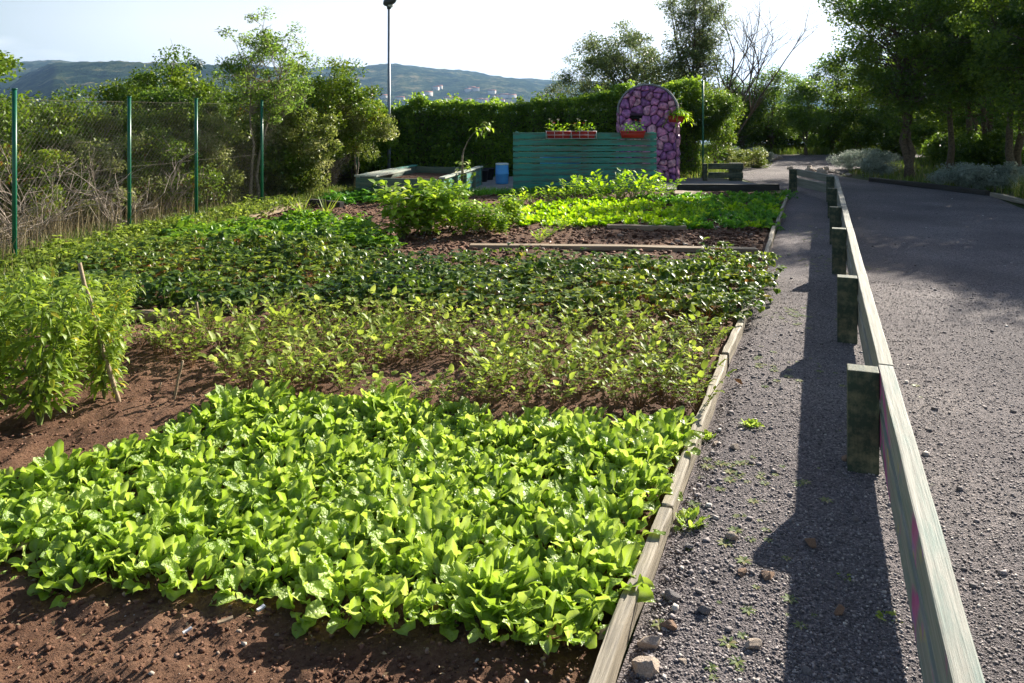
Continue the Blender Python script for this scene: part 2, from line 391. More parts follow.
M['soil'] = earth_mat('garden soil', [(0.33, (0.055, 0.026, 0.015)), (0.5, (0.14, 0.07, 0.04)), (0.66, (0.25, 0.14, 0.085))], s1=1.5, s2=55, bump=1.0, bd=0.018)
M['gravel'] = earth_mat('grey purple gravel', [(0.32, (0.125, 0.11, 0.115)), (0.5, (0.225, 0.20, 0.20)), (0.68, (0.37, 0.335, 0.315))], s1=0.7, s2=120, bump=1.0, bd=0.012, vor=130, spots=((0.10, 0.14, 0.04), 0.9, 0.66, 0.72))
M['ground'] = earth_mat('grassy earth', [(0.3, (0.05, 0.055, 0.02)), (0.5, (0.075, 0.10, 0.03)), (0.7, (0.14, 0.14, 0.06))], s1=0.8, s2=25, bump=1.0, bd=0.03)


def stone_mat():
    m, nt, n, l = newmat('purple painted stone')
    out = n.new('ShaderNodeOutputMaterial'); p = n.new('ShaderNodeBsdfPrincipled'); p.inputs['Roughness'].default_value = 0.42
    at = n.new('ShaderNodeAttribute'); at.attribute_name = 'rnd'
    cr = ramp(n, [(0.0, (0.22, 0.07, 0.25)), (0.35, (0.42, 0.15, 0.40)), (0.65, (0.58, 0.22, 0.42)), (1.0, (0.68, 0.38, 0.44))]); l.new(at.outputs['Fac'], cr.inputs[0])
    tc = n.new('ShaderNodeTexCoord'); nz = n.new('ShaderNodeTexNoise'); nz.inputs['Scale'].default_value = 14; nz.inputs['Detail'].default_value = 5
    l.new(tc.outputs['Object'], nz.inputs['Vector'])
    r2 = ramp(n, [(0.35, (0.4, 0.35, 0.45)), (0.55, (1.0, 1.0, 1.0)), (0.75, (1.7, 1.6, 1.5))]); l.new(nz.outputs[0], r2.inputs[0])
    mx = n.new('ShaderNodeMix'); mx.data_type = 'RGBA'; mx.blend_type = 'MULTIPLY'; mx.inputs[0].default_value = 1
    l.new(cr.outputs[0], mx.inputs[6]); l.new(r2.outputs[0], mx.inputs[7]); l.new(mx.outputs[2], p.inputs['Base Color'])
    b = n.new('ShaderNodeBump'); b.inputs['Strength'].default_value = 0.5; b.inputs['Distance'].default_value = 0.02
    l.new(nz.outputs[0], b.inputs['Height']); l.new(b.outputs[0], p.inputs['Normal']); l.new(p.outputs[0], out.inputs[0])
    return m


M['purple'] = stone_mat()


def hill_mat():
    m, nt, n, l = newmat('wooded hillside')
    out = n.new('ShaderNodeOutputMaterial'); p = n.new('ShaderNodeBsdfPrincipled'); p.inputs['Roughness'].default_value = 1.0; p.inputs['Specular IOR Level'].default_value = 0
    g = n.new('ShaderNodeNewGeometry')
    a = n.new('ShaderNodeTexNoise'); a.inputs['Scale'].default_value = 0.009; a.inputs['Detail'].default_value = 9; a.inputs['Roughness'].default_value = 0.65
    b = n.new('ShaderNodeTexNoise'); b.inputs['Scale'].default_value = 0.03; b.inputs['Detail'].default_value = 6; b.inputs['Roughness'].default_value = 0.75
    l.new(g.outputs['Position'], a.inputs['Vector']); l.new(g.outputs['Position'], b.inputs['Vector'])
    ad = n.new('ShaderNodeMath'); ad.operation = 'ADD'; l.new(a.outputs[0], ad.inputs[0]); l.new(b.outputs[0], ad.inputs[1])
    hf = n.new('ShaderNodeMath'); hf.operation = 'MULTIPLY'; hf.inputs[1].default_value = 0.5; l.new(ad.outputs[0], hf.inputs[0])
    cr = ramp(n, [(0.40, (0.008, 0.018, 0.012)), (0.48, (0.02, 0.04, 0.018)), (0.54, (0.06, 0.08, 0.03)), (0.62, (0.20, 0.17, 0.09))]); l.new(hf.outputs[0], cr.inputs[0])
    l.new(cr.outputs[0], p.inputs['Base Color'])
    bu = n.new('ShaderNodeBump'); bu.inputs['Strength'].default_value = 1; bu.inputs['Distance'].default_value = 12; l.new(b.outputs[0], bu.inputs['Height']); l.new(bu.outputs[0], p.inputs['Normal'])
    l.new(p.outputs[0], out.inputs[0])
    return m


M['hill'] = hill_mat()
M['sea'] = plain('sea water', (0.03, 0.08, 0.13), 0.15, var=0.1, scale=0.01, bump=0.02)
M['housewall'] = plain('house render', (0.62, 0.56, 0.48), 0.9, var=0.1, bump=0)
M['houseroof'] = plain('clay tile roof', (0.35, 0.13, 0.07), 0.9, var=0.2, bump=0)

# ------------------------------------------------------------------ leaves
SHAPES = {
    'obovate': lambda s: np.where(s < 0.62, 0.15 + 0.85 * np.sin(np.clip((s - 0.12) / 0.5, 0, 1) * PI / 2) ** 1.3, np.sqrt(np.clip(1 - ((s - 0.62) / 0.38) ** 2, 0, 1))),
    'oval': lambda s: np.sin(np.clip(s, 0, 1) ** 0.85 * PI) ** 0.8,
    'lance': lambda s: np.sin(np.clip(s, 0, 1) ** 0.7 * PI) ** 1.1,
    'round': lambda s: np.sin(np.clip(s, 0, 1) * PI) ** 0.5,
}


def leaf(mb, L, W, pos, az, th0, curl, shape='oval', cup=0.15, ruff=0.0, nu=5, nv=4, roll=0.0, mat=0, rnd=0.5, r=None, freq=9):
    """one curved leaf: starts at pos, heads to azimuth az with pitch th0 and bends down by curl"""
    r = r or random
    s = np.linspace(0, 1, nu + 1)
    th = th0 - curl * s
    ds = L / nu
    cx = np.concatenate([[0], np.cumsum(np.cos((th[1:] + th[:-1]) / 2) * ds)])
    cz = np.concatenate([[0], np.cumsum(np.sin((th[1:] + th[:-1]) / 2) * ds)])
    w = W / 2 * SHAPES[shape](s); w[-1] = max(w[-1], W * 0.06)
    t = np.linspace(-1, 1, nv + 1)
    S, T = np.meshgrid(s, t, indexing='ij')
    side = w[:, None] * T
    ph = r.uniform(0, 6.28); ph2 = r.uniform(0, 6.28)
    up = cup * w[:, None] * (T ** 2) + ruff * W * (np.abs(T) ** 1.5) * np.sin(freq * S * (1 + 0.25 * np.sign(T)) + ph + 2 * np.sign(T)) * (S > 0.15)
    side = side * (1 + 0.15 * ruff * np.sin(freq * 1.3 * S + ph2))
    nx = -np.sin(th)[:, None]; nz = np.cos(th)[:, None]
    x = cx[:, None] + up * nx; z = cz[:, None] + up * nz; y = side
    cr, sr = math.cos(roll), math.sin(roll)
    y, z2 = y * cr - (up * nz) * sr, z + y * sr * 0.8
    ca, sa = math.cos(az), math.sin(az)
    V = np.stack([pos[0] + x * ca - y * sa, pos[1] + x * sa + y * ca, pos[2] + z2], -1).reshape(-1, 3)
    i = np.arange(nu)[:, None] * (nv + 1); j = np.arange(nv)[None, :]
    q = np.stack([i + j, i + nv + 1 + j, i + nv + 2 + j, i + j + 1], -1).reshape(-1, 4)
    par = (np.clip(1 - np.abs(T) * 3.5 * w[:, None] / (W / 2 + 1e-6), 0, 1) * (1 - 0.75 * S)).reshape(-1) * 0.8
    mb.add(V, q, mat=mat, rnd=rnd, par=par)
    return V


def fleaves(mb, C, L, asp=0.5, up=0.6, mat=0, rnd=None, fold=0.15, droop=None):
    """many small folded leaves at the points C (numpy)"""
    n = len(C)
    if n == 0: return
    L = np.broadcast_to(np.asarray(L, float), (n,)) * rng.uniform(0.65, 1.3, n)
    nrm = rng.normal(size=(n, 3)); nrm[:, 2] += up * 2; nrm /= np.linalg.norm(nrm, axis=1)[:, None]
    d = rng.normal(size=(n, 3))
    if droop is not None: d[:, 2] -= droop
    d -= nrm * (d * nrm).sum(1)[:, None]; d /= np.linalg.norm(d, axis=1)[:, None] + 1e-9
    s = np.cross(nrm, d)
    W = L * asp
    V = np.empty((n, 4, 3))
    V[:, 0] = C - d * L[:, None] / 2
    V[:, 1] = C + s * W[:, None] / 2 + nrm * (L * fold)[:, None] - d * (L * 0.06)[:, None]
    V[:, 2] = C + d * L[:, None] / 2
    V[:, 3] = C - s * W[:, None] / 2 + nrm * (L * fold)[:, None] - d * (L * 0.06)[:, None]
    if rnd is None: rnd = rng.uniform(0, 1, n)
    mb.add(V.reshape(-1, 3), np.arange(4 * n).reshape(-1, 4), mat=mat, rnd=np.repeat(rnd, 4))


def bez(a, b, c, n):
    t = np.linspace(0, 1, n)[:, None]
    return (1 - t) ** 2 * np.asarray(a) + 2 * (1 - t) * t * np.asarray(b) + t ** 2 * np.asarray(c)


def wiggle(P, amp):
    P = np.array(P); P[1:-1] += rng.normal(size=(len(P) - 2, 3)) * amp
    return P


LEAFMUL = 1.9


def tree(name, label, cat, base, H, Rx, zb, ncl, nleaf, ls, lm, bm, tr=0.06, lean=(0, 0), stems=1, group=None, rc=0.3, Ry=None, asp=0.5, low=0.0, twigs=0, spread=0.25, top=0.5, dens=2.2, crownoff=(0, 0)):
    Ry = Ry or Rx
    root = empty(name, (base[0], base[1], 0), label, cat, group)
    tw = MB(); lf = MB()
    cz = (H + zb) / 2; hz = (H - zb) / 2
    stemtops = []
    paths = []
    for k in range(stems):
        a = k * 2 * PI / stems + rng.uniform(0, 1)
        off = spread * Rx * (1 if stems > 1 else 0)
        topp = np.array([lean[0] + off * math.cos(a), lean[1] + off * math.sin(a), H * (0.92 - 0.12 * (k > 0))])
        mid = np.array([lean[0] * 0.4 + off * 0.15 * math.cos(a), lean[1] * 0.4, zb + 0.1])
        P = wiggle(bez((0.03 * math.cos(a), 0.03 * math.sin(a), -0.05), mid, topp, 11), 0.006 * H)
        rad = tr * (1 - 0.88 * np.linspace(0, 1, 11) ** 0.8) / (1 if stems == 1 else 1.3)
        rad[0] *= 1.35
        tube(tw, P, rad, 8)
        paths.append((P, rad))
    # clusters
    u = rng.normal(size=(ncl, 3)); u /= np.linalg.norm(u, axis=1)[:, None]
    rad = rng.uniform(0.15, 1, ncl) ** 0.5
    wob = 0.82 + 0.36 * rng.uniform(0, 1, ncl)
    C = u * rad[:, None] * wob[:, None] * np.array([Rx, Ry, hz])
    if low: C[:, 2] -= low * hz * (1 - rad)
    C += np.array([lean[0] * 0.8 + crownoff[0], lean[1] * 0.8 + crownoff[1], cz])
    # crown narrower at its foot
    f = np.clip((C[:, 2] - zb) / (2 * hz), 0, 1)
    nleaf = int(nleaf * LEAFMUL); per = nleaf // ncl
    for c, ff in zip(C, f):
        P, rr = paths[rng.integers(len(paths))]
        zt = max(zb * 0.75, zb + (c[2] - zb) * 0.45)
        i = int(np.clip(np.searchsorted(P[:, 2], zt), 1, 9))
        p0 = P[i]
        m = p0 + (c - p0) * 0.5 + np.array([0, 0, 0.12 * np.linalg.norm(c - p0)])
        B = wiggle(bez(p0, m, c, 6), 0.015 * H)
        r0 = min(rr[i] * 0.55, 0.02 + 0.012 * np.linalg.norm(c - p0))
        tube(tw, B, np.linspace(r0, 0.004, 6), 4, cap=False)
        rcc = rc * rng.uniform(0.6, 1.35)
        for _ in range(twigs):
            dd = rng.normal(size=3); dd[2] = abs(dd[2]) * 0.8; dd /= np.linalg.norm(dd)
            tube(tw, wiggle([c - dd * 0.1, c + dd * rcc * 0.6, c + dd * rcc * 1.3], 0.02), [0.006, 0.004, 0.002], 3, cap=False)
        if per:
            v = rng.normal(size=(per, 3)); v /= np.linalg.norm(v, axis=1)[:, None]
            L = c + v * (rng.uniform(0, 1, per) ** (1 / dens))[:, None] * rcc * np.array([1.15, 1.15, 0.8])
            L[:, 2] = np.maximum(L[:, 2], 0.03)
            cr = rng.uniform(0.1, 0.75)
            fleaves(lf, L, ls, asp, rnd=np.clip(cr + rng.normal(size=per) * 0.16, 0, 1), up=0.4)
    tw.obj('trunk', bm, root, smooth=True)
    if per: lf.obj('crown', lm, root)
    return root


# ------------------------------------------------------------------ world, sun, camera
SUN_AZ = R(41); SUN_EL = R(24)
w = bpy.data.worlds.new('World'); scene.world = w; w.use_nodes = True
nt = w.node_tree; n = nt.nodes; l = nt.links; n.clear()
wo = n.new('ShaderNodeOutputWorld'); bg = n.new('ShaderNodeBackground'); bg.inputs[1].default_value = 0.050
sky = n.new('ShaderNodeTexSky'); sky.sky_type = 'NISHITA'; sky.sun_disc = False; sky.sun_elevation = SUN_EL; sky.sun_rotation = SUN_AZ
sky.air_density = 1.0; sky.dust_density = 1.2; sky.ozone_density = 1.0
tc = n.new('ShaderNodeTexCoord')
mp = n.new('ShaderNodeMapping'); mp.inputs['Scale'].default_value = (2.2, 2.2, 9.0)
l.new(tc.outputs['Generated'], mp.inputs[0])
nz = n.new('ShaderNodeTexNoise'); nz.inputs['Scale'].default_value = 1.6; nz.inputs['Detail'].default_value = 7; nz.inputs['Roughness'].default_value = 0.55
l.new(mp.outputs[0], nz.inputs['Vector'])
cr = ramp(n, [(0.40, (0, 0, 0)), (0.62, (1, 1, 1))]); l.new(nz.outputs[0], cr.inputs[0])
def mth(op, a, b=None):
    q = n.new('ShaderNodeMath'); q.operation = op
    for k_, v_ in enumerate((a, b)):
        if v_ is None: continue
        if isinstance(v_, (int, float)): q.inputs[k_].default_value = v_
        else: l.new(v_, q.inputs[k_])
    return q.outputs[0]
# bright low veil: white horizon air, strongest towards the sun
nv = n.new('ShaderNodeVectorMath'); nv.operation = 'NORMALIZE'; l.new(tc.outputs['Generated'], nv.inputs[0])
sx_ = n.new('ShaderNodeSeparateXYZ'); l.new(nv.outputs[0], sx_.inputs[0])
dt = n.new('ShaderNodeVectorMath'); dt.operation = 'DOT_PRODUCT'; l.new(nv.outputs[0], dt.inputs[0]); dt.inputs[1].default_value = (math.sin(SUN_AZ) * math.cos(SUN_EL), math.cos(SUN_AZ) * math.cos(SUN_EL), math.sin(SUN_EL))
low = ramp(n, [(0.0, (1, 1, 1)), (0.10, (0.9, 0.9, 0.9)), (0.22, (0.25, 0.25, 0.25)), (0.40, (0, 0, 0))]); l.new(sx_.outputs['Z'], low.inputs[0])
tow = ramp(n, [(0.0, (0.0, 0.0, 0.0)), (0.25, (0.22, 0.22, 0.22)), (0.42, (0.75, 0.75, 0.75)), (0.62, (1, 1, 1))]); l.new(dt.outputs['Value'], tow.inputs[0])
veil = mth('MULTIPLY', low.outputs[0], tow.outputs[0])
clo = mth('MULTIPLY', cr.outputs[0], low.outputs[0])
fac = mth('MAXIMUM', veil, mth('MULTIPLY', clo, 0.9))
mx = n.new('ShaderNodeMix'); mx.data_type = 'RGBA'; l.new(fac, mx.inputs[0]); l.new(sky.outputs[0], mx.inputs[6]); mx.inputs[7].default_value = (10.0, 10.1, 10.4, 1)
l.new(mx.outputs[2], bg.inputs[0]); l.new(bg.outputs[0], wo.inputs[0])

sl = bpy.data.lights.new('sun', 'SUN'); sl.energy = 5.0; sl.angle = R(0.55); sl.color = (1.0, 0.93, 0.80)
so = bpy.data.objects.new('sun', sl); COL.objects.link(so)
sd = Vector((math.sin(SUN_AZ) * math.cos(SUN_EL), math.cos(SUN_AZ) * math.cos(SUN_EL), math.sin(SUN_EL)))
so.rotation_euler = (-sd).to_track_quat('-Z', 'Y').to_euler(); so.location = (20, 20, 30)

cd = bpy.data.cameras.new('camera'); co = bpy.data.objects.new('camera', cd); COL.objects.link(co)
co.location = (0, 0, CAM_H); co.rotation_euler = (R(90), 0, 0)
cd.sensor_width = 36; cd.lens = 36 * F / 1024; cd.shift_y = -(341.5 - HY) / 1024; cd.clip_start = 0.05; cd.clip_end = 20000
scene.camera = co
scene.view_settings.view_transform = 'Standard'; scene.view_settings.look = 'None'; scene.view_settings.gamma = 1
scene.view_settings.exposure = 1.4
scene.render.engine = 'CYCLES'
scene.cycles.use_denoising = True
scene.cycles.max_bounces = 8; scene.cycles.transmission_bounces = 6; scene.cycles.volume_bounces = 0
scene.cycles.use_adaptive_sampling = True; scene.cycles.adaptive_threshold = 0.02
scene.cycles.caustics_reflective = False; scene.cycles.caustics_refractive = False

# ------------------------------------------------------------------ terrain
def tz(x, y):
    r = np.hypot(np.asarray(x, float) * 0.9, np.asarray(y, float) - 12)
    f = np.clip((r - 27) / 300, 0, 1)
    return -46 * f ** 0.8 * np.where(f > 0, 1, 0) + 0.0


def edgeX(Y): return 0.274 + 0.384 * (np.asarray(Y, float) - 2.24)
def railX(Y): return 0.876 + 0.384 * (np.asarray(Y, float) - 1.597)


mb = MB()
na = 160
rr = np.concatenate([np.linspace(0, 30, 60), 30 * (1.09 ** np.arange(1, 48)), [3000, 9000]])
aa = np.arange(na) * 2 * PI / na
X = rr[:, None] * np.cos(aa)[None]; Y = rr[:, None] * np.sin(aa)[None] + 12
Z = tz(X, Y) - 0.012 + 0.03 * fbm(X * 0.6, Y * 0.6, 3) * (rr[:, None] > 20)
V = np.stack([X, Y, Z], -1).reshape(-1, 3)
i = np.arange(len(rr) - 1)[:, None] * na; j = np.arange(na)[None]; k = (j + 1) % na
mb.add(V, np.stack([i + j, i + na + j, i + na + k, i + k], -1).reshape(-1, 4))
tag(mb.obj('ground', M['ground'], smooth=True), 'grassy earth round the garden running down to the valley', 'ground', kind='structure')


def strip(name, mat, Ys, left, right, nu, zf, smooth=True):
    mb = MB()
    YY = np.repeat(Ys[:, None], nu + 1, 1)
    u = np.linspace(0, 1, nu + 1)[None]
    Lx = left(Ys)[:, None]; Rx = right(Ys)[:, None]
    XX = Lx + (Rx - Lx) * u
    ZZ = zf(XX, YY, u)
    V = np.stack([XX, YY, ZZ], -1).reshape(-1, 3)
    i = np.arange(len(Ys) - 1)[:, None] * (nu + 1); j = np.arange(nu)[None]
    mb.add(V, np.stack([i + j, i + j + 1, i + nu + 2 + j, i + nu + 1 + j], -1).reshape(-1, 4))
    return mb.obj(name, mat, smooth=smooth)


def geo(a, b, k):
    out = [a]
    while out[-1] < b: out.append(out[-1] * (1 + k))
    return np.array(out)


def soilz(X, Y, u=None):
    Z = 0.028 + 0.07 * fbm(X * 2.2, Y * 2.2, 5, 3) + 0.06 * np.abs(fbm(X * 9, Y * 9, 9, 3)) + 0.02 * fbm(X * 34, Y * 34, 2, 3)
    if u is not None:
        e = np.clip(np.minimum(u, 1 - u) * 12, 0, 1)
        Z = Z * e + (1 - e) * -0.004
    return Z


soilL = lambda Y: np.interp(Y, [0, 3, 5, 9, 11.2, 14.4, 16], [-4.5, -4.3, -4.7, -4.5, -3.95, -3.4, -3.2])
so_ = strip('soil', M['soil'], geo(0.9, 15.7, 0.0075), soilL, lambda Y: edgeX(Y) - 0.02, 320, soilz)
tag(so_, 'reddish brown dug soil of the vegetable plot', 'soil', kind='structure')

pathL = lambda Y: np.interp(Y, [0.9, 16.2, 16.6, 17.5, 21, 22.3, 25, 29.5], [edgeX(0.9) + 0.02, edgeX(16.2) + 0.02, 5.55, 5.45, 5.6, 6.4, 8.2, 9.3])
pathR = lambda Y: np.interp(Y, [0.9, 10, 13.2, 15.4, 18.5, 20, 21.5, 24, 29.5], [8.2, 8.2, 8.45, 9.17, 8.3, 8.15, 9.0, 13, 20])
gravz = lambda X, Y, u=None: 0.012 + 0.02 * fbm(X * 1.3, Y * 1.3, 31, 3) + 0.008 * fbm(X * 16, Y * 16, 33, 3) - (0.012 * (1 - np.clip(np.minimum(u, 1 - u) * 60, 0, 1)) if u is not None else 0)
tag(strip('gravel_path', M['gravel'], geo(0.9, 29.5, 0.012), pathL, pathR, 300, gravz), 'grey purple gravel path', 'path', kind='structure')

# patio slab in front of the oven
mb = MB()
P = [(-1.9, 15.75), (5.35, 16.5), (5.35, 17.6), (4.9, 19.6), (-2.2, 19.6)]
top = [(x, y, 0.03) for x, y in P]; bot = [(x, y, -0.03) for x, y in P]
mb.add(top + bot, q=[(i, (i + 1) % 5 + 0, (i + 1) % 5 + 5, i + 5) for i in range(5)], t=[(0, 1, 2), (0, 2, 3), (0, 3, 4)])
tag(mb.obj('patio', M['concrete']), 'concrete floor in front of the purple oven', 'paving', kind='structure')


# hills
def ridge_hill(name, prof, D, D0, seed, label, amp=5.0, z0=-48):
    px = np.arange(prof[0][0], prof[-1][0] + 1, 4.0)
    ys = np.interp(px, [p[0] for p in prof], [p[1] for p in prof])
    hz = (HY - ys) / F * D + CAM_H
    t = np.concatenate([np.linspace(0, 1, 46), np.linspace(1.02, 1.6, 8)])
    ux = (px - 512) / F
    Dm = D0 + (D - D0) * t
    X = ux[:, None] * Dm[None]; Y = np.repeat(Dm[None], len(px), 0)
    s = np.where(t <= 1, np.sin(np.clip(t, 0, 1) * PI / 2) ** 1.15, 1 - (t - 1) * 0.9)
    Z = z0 + (hz[:, None] - z0) * s[None]
    rel = np.clip(t, 0, 1)[None] * (1 - 0.55 * np.clip(t, 0, 1)[None] ** 6)
    Z = Z + rel * (fbm(X / 190, Y / 190, seed, 5) * 70) + amp * 1.5 * fbm(X / 15, Y / 15, seed + 5, 3)
    mb = MB(); nt_ = len(t)
    i = np.arange(len(px) - 1)[:, None] * nt_; j = np.arange(nt_ - 1)[None]
    mb.add(np.stack([X, Y, Z], -1).reshape(-1, 3), np.stack([i + j, i + nt_ + j, i + nt_ + 1 + j, i + j + 1], -1).reshape(-1, 4))
    o = mb.obj(name, M['hill'], smooth=False)
    tag(o, label, 'hill', kind='structure')
    return X, Y, Z


HX, HYY, HZZ = ridge_hill('hill', [(-420, 72), (0, 66), (60, 65), (110, 68), (230, 68), (360, 71), (400, 70), (440, 74), (530, 81), (700, 94), (860, 100), (1000, 103), (1150, 106), (1500, 112)], 3000, 1150, 11, 'long wooded far ridge above the town fading to the right', 7)
hillB = [np.array(a) for a in (0,)]
ridge_hill('hill', [(-60, 118), (-10, 104), (12, 85), (30, 75), (55, 65), (90, 64.5), (140, 66), (190, 67), (230, 69), (270, 76), (320, 92), (380, 112)], 1750, 800, 23, 'dark blue wooded hill behind the chain link fence', 6)
mb = MB(); mb.add([(-9000, 250, -40), (12000, 250, -40), (12000, 12000, -40), (-9000, 12000, -40)], [(0, 1, 2, 3)])
tag(mb.obj('sea', M['sea']), 'pale sea glimpsed beyond the trees', 'sea', kind='structure')

# village houses on the far slope (a wall box with a pitched roof each)
dg = None
hs = [(369, 98), (383, 97), (399, 99), (424, 96), (429, 95), (434, 90), (439, 89), (447, 101), (452, 102), (457, 101), (466, 91), (471, 89), (475, 91), (480, 101), (486, 102), (492, 93), (497, 98), (505, 100), (511, 98), (452, 104), (470, 103), (500, 103)]
kinds_h = ['pale', 'cream', 'white', 'low']
for k, (px, py) in enumerate(hs):
    ci = int(np.clip(round((px + 420) / 4), 0, len(HX) - 1))
    vis = HY - (HZZ[ci] - CAM_H) * F / HYY[ci]
    kk = int(np.argmax(vis <= py + 1.0)); D = HYY[ci][kk]; hx = HX[ci][kk]; hz_ = HZZ[ci][kk]
    Lh = rng.uniform(11, 20); Wh = rng.uniform(8, 11); Hh = rng.uniform(4.5, 7)
    rt = empty('house', (hx, D, hz_), 'small pale house with a tiled roof in the far town under the ridge', 'house', 'houses in the far town')
    rt.rotation_euler = (0, 0, rng.uniform(-0.5, 0.5))
    m1 = MB(); bbox(m1, -Lh / 2, Lh / 2, -Wh / 2, Wh / 2, -14, Hh); m1.obj('wall', M['housewall'], rt)
    m2 = MB(); e = 0.5
    m2.add([(-Lh / 2 - e, -Wh / 2 - e, Hh + .05), (Lh / 2 + e, -Wh / 2 - e, Hh + .05), (Lh / 2 + e, Wh / 2 + e, Hh + .05), (-Lh / 2 - e, Wh / 2 + e, Hh + .05), (-Lh / 2 - e, 0, Hh + 2.4), (Lh / 2 + e, 0, Hh + 2.4)],
           [(0, 1, 5, 4), (2, 3, 4, 5), (3, 2, 1, 0)], [(1, 2, 5), (3, 0, 4)])
    m2.obj('roof', M['houseroof'], rt)

# ------------------------------------------------------------------ haze
mb = MB(); bbox(mb, -5200, 5200, -60, 5400, -62, 340)
hz = mb.obj('haze', [])
m, nt, n, l = newmat('haze air')
out = n.new('ShaderNodeOutputMaterial'); vp = n.new('ShaderNodeVolumePrincipled')
vp.inputs['Color'].default_value = (0.36, 0.60, 1.0, 1); vp.inputs['Density'].default_value = 0.00010; vp.inputs['Anisotropy'].default_value = 0.35
l.new(vp.outputs[0], out.inputs['Volume']); hz.data.materials.append(m)
tag(hz, 'pale blue air that fades the far ridges', 'haze', kind='stuff')

# ------------------------------------------------------------------ scatter helpers
def inpoly(x, y, P):
    c = False; j = len(P) - 1
    for i in range(len(P)):
        if ((P[i][1] > y) != (P[j][1] > y)) and (x < (P[j][0] - P[i][0]) * (y - P[i][1]) / (P[j][1] - P[i][1]) + P[i][0]): c = not c
        j = i
    return c


def pack(P, d, tries=6000, r=None, cap=100000):
    r = r or random.Random(3)
    xs = [p[0] for p in P]; ys = [p[1] for p in P]
    out = []; cell = {}
    for _ in range(tries):
        x = r.uniform(min(xs), max(xs)); y = r.uniform(min(ys), max(ys))
        if not inpoly(x, y, P): continue
        ci, cj = int(x // d), int(y // d)
        ok = True
        for a in (-1, 0, 1):
            for b in (-1, 0, 1):
                for (u, v) in cell.get((ci + a, cj + b), ()):
                    if (u - x) ** 2 + (v - y) ** 2 < d * d: ok = False
        if ok:
            cell.setdefault((ci, cj), []).append((x, y)); out.append((x, y))
            if len(out) >= cap: break
    return out


def sz(x, y): return float(soilz(np.array(x), np.array(y)))


# ------------------------------------------------------------------ plants: variants
def lettuce_mesh(seed, mat, ruff=0.14, sc=1.0, nleaf=32, spreadang=1.0):
    r = random.Random(seed); mb = MB()
    for k in range(nleaf):
        f = k / (nleaf - 1)            # 0 outer .. 1 inner
        az = k * 2.399 + r.uniform(-0.5, 0.5)
        L = sc * (0.112 - 0.030 * f) * r.uniform(0.5, 1.25)
        W = sc * (0.056 - 0.010 * f) * r.uniform(0.65, 1.25)
        th = R(40 + 40 * f + r.uniform(-16, 16)) * spreadang
        o_ = 0.078 * math.sqrt(r.random()) * sc if sc < 1.1 else r.uniform(0.0, 0.055) * (1.2 - f) * sc
        leaf(mb, L, W, (o_ * math.cos(az), o_ * math.sin(az), 0.0), az + r.uniform(-0.5, 0.5), th, R(r.uniform(-10, 95)) * (1 - 0.3 * f), 'obovate', cup=r.uniform(0.05, 0.5), ruff=ruff * r.uniform(0.5, 1.5), nu=8, nv=4, roll=r.uniform(-0.6, 0.6), rnd=min(1, max(0, 0.3 + 0.4 * f + r.uniform(-0.3, 0.3))), r=r, freq=r.uniform(8, 14))
    return mb.mesh('lettuce', mat, smooth=True)


def turnip_mesh(seed, mats, H=0.24, n=9, lobes=4, ls=0.05):
    r = random.Random(seed); mb = MB()
    for k in range(n):
        az = k * 2.399 + r.uniform(-0.4, 0.4); L = H * r.uniform(0.75, 1.25)
        th = R(r.uniform(60, 90)); curl = R(r.uniform(5, 45))
        s = np.linspace(0, 1, 6); a = th - curl * s
        x = np.concatenate([[0], np.cumsum(np.cos(a[1:]) * L / 5)]); z = np.concatenate([[0], np.cumsum(np.sin(a[1:]) * L / 5)])
        P = np.stack([0.01 * math.cos(az) + x * math.cos(az), 0.01 * math.sin(az) + x * math.sin(az), z - 0.01], -1)
        tube(mb, P, np.linspace(0.0035, 0.0012, 6) * H / 0.24, 4, mat=1, cap=False)
        rn = r.uniform(0.1, 0.9)
        for q in range(lobes):
            i = 2 + q * 3 / max(1, lobes - 1); i0 = int(min(4, i)); fr = i - i0; pp = P[i0] * (1 - fr) + P[min(5, i0 + 1)] * fr
            for sd in (-1, 1):
                leaf(mb, ls * r.uniform(0.5, 1.0) * (0.6 + 0.5 * q / lobes), ls * 0.5 * r.uniform(0.7, 1.1), pp, az + sd * r.uniform(0.7, 1.2), R(r.uniform(10, 50)), R(r.uniform(0, 50)), 'oval', cup=0.3, ruff=0.06, nu=3, nv=2, rnd=min(1, max(0, rn + r.uniform(-0.15, 0.15))), r=r)
        leaf(mb, ls * r.uniform(1.0, 1.6), ls * r.uniform(0.6, 0.9), P[-1], az, R(r.uniform(20, 70)), R(r.uniform(10, 70)), 'oval', cup=0.3, ruff=0.08, nu=4, nv=2, rnd=min(1, max(0, rn + r.uniform(-0.1, 0.2))), r=r)
    return mb.mesh('turnip', mats, smooth=True)


